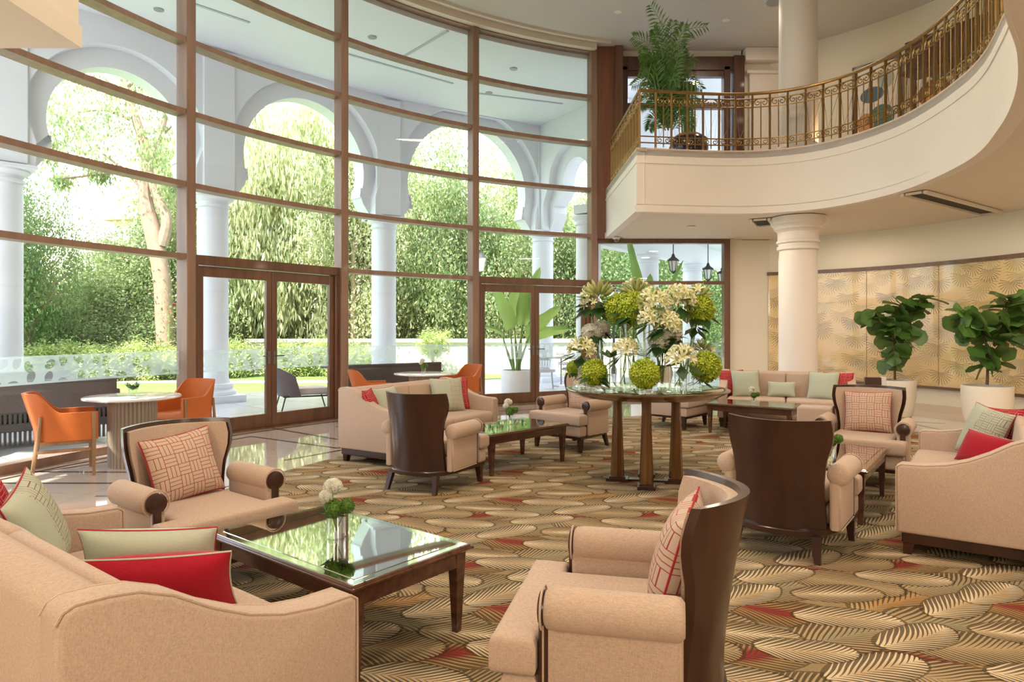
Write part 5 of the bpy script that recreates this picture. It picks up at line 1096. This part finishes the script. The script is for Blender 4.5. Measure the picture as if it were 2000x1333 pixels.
# palm on the balcony
pc = (3.0, 11.6)
t = thing('glazed_pot', 'dark blue glazed pot on the balcony behind the railing', 'plant pot', (*pc, FT - .02)); obj('pot', lathe([(.20, 0), (.24, .03), (.31, .16), (.33, .26), (.30, .36), (.32, .40), (.30, .42), (.28, .38)], 32), M_['blue'], t); obj('moss_dome', lathe([(.29, .37), (.27, .44), (.18, .50), (.0, .53)], 28), M_['terra'], t)
pg = thing('areca_palm', 'tall areca palm with feathery fronds on the balcony', 'potted plant', (*pc, FT + .45))
kp = pc[1] / F; pb_ = lambda px, py, dy=0: ((px - 1000) * kp - pc[0], dy, H + (642 - py) * kp - FT - .45)
def frond(P, wmax, n=46):
    C = [Vector(p) for p in crom(P, 8)]; m = len(C); gl = []
    for k in range(n):
        f = .12 + .88 * k / (n - 1); i = min(int(f * (m - 1)), m - 2); p = C[i]; t = (C[i + 1] - C[i]).normalized(); s = wmax * math.sin(math.pi * (.16 + .80 * (f - .12) / .88)) ** .6
        sd_ = t.cross(Vector((.2, 1, .3))).normalized()
        for sg1 in (-1, 1):
            d = (sd_ * sg1 * .8 + t * .75 + Vector((0, random.uniform(-.35, .35), -.22))).normalized(); e = p + d * s; w = t.cross(d).normalized().cross(d).normalized() * .011; mid = p + d * s * .5 + Vector((0, 0, .01))
            gl.append((np.array([p[:], (mid + w)[:], (e - Vector((0, 0, s * .12)))[:], (mid - w)[:]]), [[0, 1, 2, 3]]))
    return gl, tube(C, list(np.linspace(.012, .003, m)), 5)
FR = [[(1302, 250), (1305, 150), (1292, 70), (1265, 22)], [(1310, 250), (1318, 150), (1335, 60), (1388, 42)], [(1300, 250), (1292, 160), (1268, 90), (1236, 72)], [(1312, 250), (1325, 170), (1345, 110), (1368, 108)], [(1305, 250), (1300, 170), (1280, 125), (1244, 130)],
      [(1305, 250), (1304, 150), (1300, 80), (1288, 40)], [(1308, 250), (1312, 160), (1320, 90), (1330, 60)], [(1300, 250), (1290, 190), (1268, 150), (1238, 160)], [(1312, 250), (1325, 195), (1345, 160), (1372, 175)], [(1298, 250), (1285, 200), (1270, 185), (1252, 205)], [(1315, 250), (1328, 215), (1340, 200), (1352, 215)], [(1306, 250), (1308, 130), (1312, 70), (1318, 35)],
      [(1304, 250), (1296, 140), (1284, 90), (1270, 70)], [(1310, 250), (1318, 140), (1330, 100), (1345, 85)], [(1306, 250), (1303, 180), (1298, 130), (1290, 100)], [(1308, 250), (1312, 190), (1322, 140), (1332, 118)], [(1312, 255), (1326, 235), (1336, 235), (1342, 262)], [(1300, 255), (1288, 235), (1278, 232), (1270, 250)]]
FR += [[(a + 4 * ((i * 7) % 3 - 1), b) if j else (a, b) for j, (a, b) in enumerate([(1305, 255), (1300 + 8 * ((i * 5) % 4 - 1.5), 200 - 8 * (i % 3)), (1300 + 20 * ((i * 5) % 4 - 1.5), 130 + 14 * (i % 4)), (1302 + 34 * ((i * 5) % 4 - 1.5), 110 + 24 * (i % 5))])] for i in range(20)]
for i, P in enumerate(FR):
    dy = [-.25, .2, .0, .3, -.3, .1][i % 6]
    gl, st_ = frond([pb_(*P[0], 0), pb_(*P[1], dy * .3), pb_(*P[2], dy * .7), pb_(*P[3], dy)], .27 if i < 3 else .21)
    f = obj('frond', gl, M_['palm'], pg, smooth=0); obj('midrib', st_, M_['stem'], f)
obj('canes', [tube([(a * .09, b_ * .06, 0), (a * .11, b_ * .08, .9)], .014, 6) for a in (-1, -.4, .3, .9) for b_ in (-1, 1)], M_['stem'], pg)
# ================================================================== FLOWERS ON THE ROUND TABLE
def florets(n, r, size, rg, petals=4):
    gl = []
    for k in range(n):
        z = 1 - 2 * (k + .5) / n; a = k * 2.39996; s = math.sqrt(1 - z * z); d = Vector((s * math.cos(a), s * math.sin(a), z)); d = (d + Vector([rg.uniform(-.12, .12) for _ in range(3)])).normalized()
        p = d * r * rg.uniform(.88, 1.08); u = d.orthogonal().normalized(); w = d.cross(u); a0 = rg.uniform(0, 3); V = [(p * .78)[:]]; Fc = []
        for j in range(petals):
            aa = a0 + j * 2 * math.pi / petals; e = u * math.cos(aa) + w * math.sin(aa); g_ = u * math.cos(aa + .5) + w * math.sin(aa + .5); h_ = u * math.cos(aa - .5) + w * math.sin(aa - .5); b0 = len(V)
            V += [(p + g_ * size * .55 + d * size * .1)[:], (p + e * size + d * size * .25)[:], (p + h_ * size * .55 + d * size * .1)[:]]; Fc.append([0, b0, b0 + 1, b0 + 2])
        gl.append((np.array(V), Fc))
    core = lathe([(0, -r * .74)] + [(r * .74 * math.cos(t), r * .74 * math.sin(t)) for t in np.linspace(-1.3, 1.3, 9)] + [(0, r * .74)], 14)
    return gl + [core]
def lily(d, s, rg, openn=.9):
    d = Vector(d).normalized(); u = d.orthogonal().normalized(); w = d.cross(u); V = []; Fc = []
    for j in range(6):
        a = j * math.pi / 3 + rg.uniform(-.1, .1); e = u * math.cos(a) + w * math.sin(a); t = -u * math.sin(a) + w * math.cos(a); b0 = len(V); wd = .13 if j % 2 else .18
        for (f, ht, ww) in ((0, 0, .12), (.35, .42, 1), (.75, .62, .8), (1.0, .50, .08)):
            c = (e * f * openn + d * ht) * s; V += [(c + t * wd * s * ww + d * .05 * s)[:], c[:], (c - t * wd * s * ww + d * .05 * s)[:]]
        for i in range(3):
            q0 = b0 + 3 * i; Fc += [[q0, q0 + 1, q0 + 4, q0 + 3], [q0 + 1, q0 + 2, q0 + 5, q0 + 4]]
    return np.array(V), Fc
rg = random.Random(4)
ballm = [mesh('flower_head', florets(300, .1, .024, rg), M_['ball'], 0) for _ in range(2)]
whm = mesh('flower_head', florets(240, .1, .027, rg, 5), M_['whitef'], 0)
def bud(d, s):
    d = Vector(d).normalized(); P = [Vector((0, 0, 0)), d * s * .3, d * s * .7, d * s]; return tube(P, [.006, s * .13, s * .12, .003], 6)
def lilyhead(n, r, s, up, rg, openr=.8):
    g1 = []; g2 = []
    for k in range(n):
        z = 1 - 1.35 * (k + .5) / n; a = k * 2.39996; q_ = math.sqrt(max(0, 1 - z * z)); d = Vector((q_ * math.cos(a), q_ * math.sin(a), z)) * 1.0 + Vector(up) * .4
        d.normalize(); p = d * r
        if rg.random() < openr: g1.append(mv(lily(d, s * rg.uniform(.85, 1.15), rg), p))
        else: g2.append(mv(bud(d, s * 1.5), p * .5))
    return g1, g2
def leafb(n, r, s, rg, z=-.6):
    P = []
    gl = []
    for k in range(n):
        a = rg.uniform(0, 6.28); d = Vector((math.cos(a), math.sin(a), rg.uniform(z - .5, z + .7))).normalized(); t = d.cross(Vector((0, 0, 1))).normalized(); p = d * r * .5; gl.append((np.array([p[:], (p + d * s * .45 + t * s * .28)[:], (p + d * s)[:], (p + d * s * .45 - t * s * .28)[:]]), [[0, 1, 2, 3]]))
    return gl
def vase(x, y, r, h, label, wl=.6, lip=0):
    t = thing('glass_vase', label, 'vase', (x, y, TZ + .002)); obj('glass', [lathe([(0, .004), (r * .97, .004), (r, .012), (r, h * .9), (r + lip, h)], 28), lathe([(r - .003, .02), (r - .003, h * .9), (r - .003 + lip, h)], 28)], M_['vase'], t, smooth=50)
    obj('water', lathe([(0, .015), (r * .93, .015), (r * .93, h * wl), (0, h * wl)], 24), M_['water'], t, smooth=40); obj('thick_base', lathe([(0, .0), (r, .0), (r, .012), (0, .016)], 24), M_['vase'], t); return t
KF = 0
def bunch(kind, px, py, Y, R_, foot, label, up=(0, -.4, .3), n=9, leaf=8, name='flower_bunch', cat='flowers'):
    R_ *= 1.13; leaf = int(leaf * 1.6); c = Vector(W(px, py, Y)); t = thing(name, label, cat, c); s = R_ / .1
    if kind == 'ball': h_ = link('flower_head', ballm[int(px) % 2], t); h_.scale = (s, s, s)
    elif kind == 'white': h_ = link('flower_head', whm, t); h_.scale = (s, s, s * .85)
    else:
        g1, g2 = lilyhead(int(n * 1.8), R_ * .68, R_ * .52, up, rg, {'lily': .78, 'bud': .2}[kind])
        if g1: obj('lily_blooms', g1, M_['lily'], t, smooth=60)
        if g2: obj('lily_buds', g2, M_['lilyb'], t, smooth=60)
    if leaf: obj('foliage', leafb(leaf, R_, R_ * 1.5, rg), M_['darkleaf'], t, smooth=0)
    fx = Vector(foot) - c; st_ = []
    for k in range(3 if kind in ('ball', 'white') else 6):
        a = k * 2.1; st_.append(tube([(0, 0, 0), (fx[0] * .5 + .012 * math.cos(a), fx[1] * .5 + .012 * math.sin(a), fx[2] * .5), (fx[0] - .03 * math.cos(a), fx[1] - .03 * math.sin(a), fx[2] + .03)], .0042, 5))
    obj('stems', st_, M_['stem'], t); return t
def VP(px, py):              # a spot on the table top, from its picture height
    Y = F * (H - TZ) / (py - 642); return ((px - 1000) / F * Y, Y)
V_ = {}
for key, px, py, r, h, lb, wl in (('a', 1156, 766, .045, .13, 'short round glass vase at the left front of the flower table', .5), ('b', 1139, 762, .05, .30, 'tall slim glass cylinder at the left of the flower table', .4), ('c', 1190, 768, .035, .34, 'slender glass vase right of the left lime ball', .35),
                                  ('d', 1217, 764, .072, .36, 'glass cylinder holding lilies left of the table centre', .55), ('e', 1236, 754, .125, .66, 'widest tall glass cylinder in the middle of the flower table', .55), ('f', 1254, 771, .028, .12, 'small bud vase at the table front centre', .6),
                                  ('g', 1290, 763, .085, .34, 'glass cylinder with white hydrangea stems right of centre', .5), ('h', 1325, 769, .072, .22, 'glass vase with splayed lily stems at the right front', .5), ('i', 1336, 753, .095, .78, 'tallest glass cylinder at the back right', .35), ('j', 1362, 764, .04, .14, 'low glass vase at the right of the flower table', .5),
                                  ('k', 1178, 752, .07, .52, 'tall glass cylinder at the back left of the flower table', .5), ('l', 1356, 752, .06, .46, 'tall glass cylinder at the far right back of the flower table', .4), ('m', 1126, 757, .035, .16, 'small glass vase at the far left edge of the flower table', .5)):
    x, y = VP(px, py); vase(x, y, r, h, lb, wl); V_[key] = (x, y, TZ + .03)
ft_ = V_
bunch('ball', 1161, 728, V_['a'][1] - .02, .098, V_['a'], 'lime green flower ball at the left front', leaf=5)
bunch('ball', 1122, 720, V_['m'][1], .065, V_['m'], 'small lime green flower ball at the far left edge', leaf=3)
bunch('ball', 1259, 731, V_['f'][1] - .01, .108, V_['f'], 'lime green flower ball at the table front centre', leaf=0)
bunch('ball', 1378, 717, V_['j'][1] + .02, .118, V_['j'], 'lime green flower ball at the right front', leaf=0)
bunch('ball', 1210, 604, V_['e'][1] - .05, .125, V_['e'], 'high lime green flower ball, left of the pair', leaf=6)
bunch('ball', 1238, 603, V_['e'][1] - .18, .135, V_['e'], 'high lime green flower ball, right of the pair', leaf=10)
bunch('ball', 1366, 606, V_['i'][1], .125, V_['i'], 'high lime green flower ball at the right', leaf=4)
bunch('white', 1156, 649, V_['k'][1] - .1, .085, V_['k'], 'white pompon flower at the upper left', leaf=8); bunch('white', 1174, 641, V_['k'][1] - .05, .075, V_['k'], 'white pompon flower just right of the upper left one', leaf=8)
bunch('white', 1291, 664, V_['g'][1] - .1, .095, V_['g'], 'white pompon flower hanging below the big lilies', leaf=14); bunch('white', 1311, 653, V_['g'][1] - .1, .08, V_['g'], 'white pompon flower right of the lowest one', leaf=12)
bunch('bud', 1170, 583, V_['k'][1], .16, V_['k'], 'green-budded lilies at the upper left', n=16, up=(-.3, -.3, .5), leaf=12); bunch('lily', 1153, 596, V_['k'][1] - .1, .09, V_['k'], 'cream lilies facing left at the upper left', n=6, up=(-1.6, -.6, 0), leaf=4)
bunch('bud', 1243, 576, V_['e'][1] + .05, .14, V_['e'], 'green-budded lilies behind the high lime balls', n=14, up=(0, 0, .8), leaf=4)
bunch('lily', 1277, 592, V_['g'][1] - .05, .125, V_['g'], 'large cream lilies left of the top centre', n=13, up=(-.2, -1, .2), leaf=4); bunch('lily', 1325, 591, V_['i'][1] - .08, .15, V_['i'], 'large cream lilies right of the top centre', n=16, up=(.3, -1, .2), leaf=6)
bunch('lily', 1275, 624, V_['g'][1] - .12, .11, V_['g'], 'cream lilies cascading below the top ones', n=11, up=(-.3, -1, 0), leaf=4); bunch('lily', 1301, 634, V_['g'][1] - .14, .11, V_['g'], 'yellowish lilies cascading to the right', n=11, up=(.2, -1, -.1), leaf=4)
bunch('bud', 1366, 581, V_['i'][1] + .05, .12, V_['i'], 'green-budded lilies above the right lime ball', n=12, up=(.2, 0, .6), leaf=3)
bunch('lily', 1136, 686, V_['b'][1], .115, V_['b'], 'cream lilies at the middle left', n=11, up=(-.6, -.4, .5), leaf=6); bunch('lily', 1222, 688, V_['d'][1], .105, V_['d'], 'cream lilies in the centre cylinder', n=11, up=(0, -.3, .8), leaf=4)
bunch('lily', 1330, 703, V_['h'][1], .115, V_['h'], 'cream lilies at the lower right', n=13, up=(0, -.4, .6), leaf=3); bunch('bud', 1373, 685, V_['l'][1], .10, V_['l'], 'green-budded lilies at the middle right', n=12, up=(.2, -.1, .7), leaf=5)
x, y, z = W(1358, 636, V_['i'][1]); t = thing('leaf_sprig', 'dark broad leaves hanging under the high right flower ball', 'foliage', (x, y, z)); obj('leaf', leafb(5, .06, .17, random.Random(2), -.8), M_['darkleaf'], t, smooth=0)
x, y, z = W(1366, 740, V_['j'][1]); t = thing('leaf_sprig', 'dark broad leaves under the lower right flower ball', 'foliage', (x, y, z)); obj('leaf', leafb(7, .06, .15, random.Random(5), -.3), M_['darkleaf'], t, smooth=0)
x, y, z = W(1192, 700, V_['c'][1]); t = thing('leaf_sprig', 'thin dark leafy sprig in the slender vase', 'foliage', (x, y, z)); obj('leaf', leafb(12, .03, .12, random.Random(6), .2), M_['darkleaf'], t, smooth=0); obj('stems', tube([(0, 0, 0), (V_['c'][0] - x, V_['c'][1] - y, V_['c'][2] - z)], .004, 5), M_['stem'], t)
# ------------------------------------------------------------------ posies on the coffee and window tables
gpm = mesh('green_head', florets(160, .1, .02, random.Random(8)), M_['ball2'], 0)
def posy(x, y, z, r, h, label, s=1.0):
    t = thing('glass_tumbler', 'small glass holding the ' + label, 'vase', (x, y, z)); obj('glass', lathe([(0, .004), (r, .004), (r, h), (r - .004, h), (r - .004, .02), (0, .02)], 24), M_['vase'], t, smooth=30); obj('water', lathe([(0, .021), (r - .006, .021), (r - .006, h * .55), (0, h * .55)], 20), M_['water'], t)
    g = thing('posy', label, 'flowers', (x, y, z + h)); rq = random.Random(x)
    for (dx, dz, sc_) in ((-.005, .035, .045), (.055, .05, .035)):
        o = link('green_head', gpm, g, (dx * s, -.02, dz * s)); o.scale = (sc_ * s / .1,) * 3
    o = link('white_bloom', whm, g, (-.02 * s, .02, .13 * s)); o.scale = (.4 * s, .4 * s, .36 * s); o = link('white_bloom', whm, g, (-.045 * s, -.01, .09 * s)); o.scale = (.3 * s, .3 * s, .3 * s)
    obj('foliage', leafb(8, .03, .07 * s, rq, .4), M_['darkleaf'], g, smooth=0); obj('stems', [tube([(dx * s, 0, dz * s), (0, 0, -h + .03)], .003, 5) for dx, dz in ((0, .03), (.05, .05), (-.02, .12), (-.04, .09))], M_['stem'], g)
posy(-.86, 3.34, .43, .044, .105, 'white and green posy on the nearest coffee table', 1.05); posy(-.02, 7.3, .43, .045, .10, 'white and green posy on the table by the glazed wall', 1.0); posy(3.33, 9.4, .43, .04, .07, 'posy on the far coffee table', .9); posy(2.46, 5.28, .43, .045, .12, 'posy on the right coffee table, mostly hidden', 1.0)
posy(-1.42, 10.95, .735, .035, .08, 'pale posy on the white round table', .9)
t = thing('glass_tumbler', 'small glass on the fluted table', 'vase', (-4.0, 7.2, .735)); obj('glass', lathe([(0, .004), (.038, .004), (.038, .075), (.034, .075), (.034, .02), (0, .02)], 20), M_['vase'], t, smooth=30)
g = thing('leafy_posy', 'dark leafy posy in the glass on the fluted table', 'flowers', (-4.0, 7.2, .80)); obj('foliage', leafb(16, .03, .10, random.Random(1), .7), M_['darkleaf'], g, smooth=0); obj('buds', [bud((math.cos(a), math.sin(a), 1.4), .09) for a in (0, 1.5, 3, 4.5)], M_['stem'], g)
# ------------------------------------------------------------------ side table and box by the far sofa
t = thing('side_table', 'dark side table between the far sofa and the left fig', 'table', (5.02, 9.55, 0), rad(-20)); obj('tabletop', b2(-.22, .22, -.22, .22, .60, .63, .005, 1), M_['dark'], t)
for sx in (-1, 1):
    for sy in (-1, 1): obj('leg', taper(sx * .19, sy * .19, 0, .6, .03, .035), M_['dark'], t)
t = thing('menu_box', 'dark boxy holder on the side table behind the wing chair', 'box', (5.02, 9.5, .63), rad(-20)); obj('box_body', b2(-.10, .10, -.06, .06, 0, .14, .006, 1), M_['dark'], t); obj('side_panel', b2(.10, .16, -.06, .06, 0, .15, .006, 1), M_['stone'], t)
# ------------------------------------------------------------------ paintings and dark furniture on the upper floor
def painting(px0, px1, zc, h, label, blobs, key, wall_t):
    (x0, y0), (x1, y1) = wall_t; d = math.hypot(x1 - x0, y1 - y0); a = math.atan2(y1 - y0, x1 - x0); t = thing('painting', label, 'painting', (x0, y0, zc - h / 2), a)
    obj('picture_frame', [b2(0, d, -.04, 0, 0, .05), b2(0, d, -.04, 0, h - .05, h), b2(0, .05, -.04, 0, 0, h), b2(d - .05, d, -.04, 0, 0, h)], M_['updoor'], t)
    obj('canvas', (np.array([(.05, -.02, .05), (d - .05, -.02, .05), (d - .05, -.02, h - .05), (.05, -.02, h - .05)]), [[0, 1, 2, 3]]), painting_mat(key, blobs), t, uv=[(0, 0), (1, 0), (1, 1), (0, 1)], smooth=0)
def onwall(X, back=.06):
    for a_, c_ in zip(WR[:-1], WR[1:]):
        if a_[0] <= X <= c_[0]: f = (X - a_[0]) / (c_[0] - a_[0]); return Vector((a_[0] + (c_[0] - a_[0]) * f, a_[1] + (c_[1] - a_[1]) * f))
nrm = lambda v: Vector((-.62, -.78)) * .10
p0, p1 = onwall(6.55), onwall(7.08)
painting(0, 0, 5.62, 1.55, 'abstract painting of teal and peach discs behind the railing', [(.72, .78, .2, .12, (.42, .45, .46)), (.40, .62, .28, .10, (.10, .16, .20)), (.62, .30, .30, .17, (.10, .20, .18)), (.25, .26, .20, .14, (.60, .28, .14))], 'painting_one', (p0 + nrm(0), p1 + nrm(0)))
p0, p1 = onwall(7.20), onwall(7.66)
painting(0, 0, 5.6, 1.4, 'abstract painting of rust and slate shapes near the right of the railing', [(.55, .68, .32, .10, (.08, .12, .15)), (.30, .45, .28, .17, (.30, .10, .05)), (.32, .34, .24, .10, (.62, .26, .08)), (.75, .24, .25, .12, (.12, .16, .22)), (.5, .08, .3, .07, (.25, .22, .34))], 'painting_two', (p0 + nrm(0), p1 + nrm(0)))
db = thing('dark_canopy', 'dark brown boxed canopy high on the upper wall at the right', 'canopy', (7.22, 10.6, 5.66), rad(-62)); obj('canopy_box', b2(-.9, .9, -.4, .0, 0, .48, .01, 1), M_['updoor'], db); obj('canopy_trim', b2(-.94, .94, -.44, 0, -.06, 0, .01, 1), M_['updoor'], db)
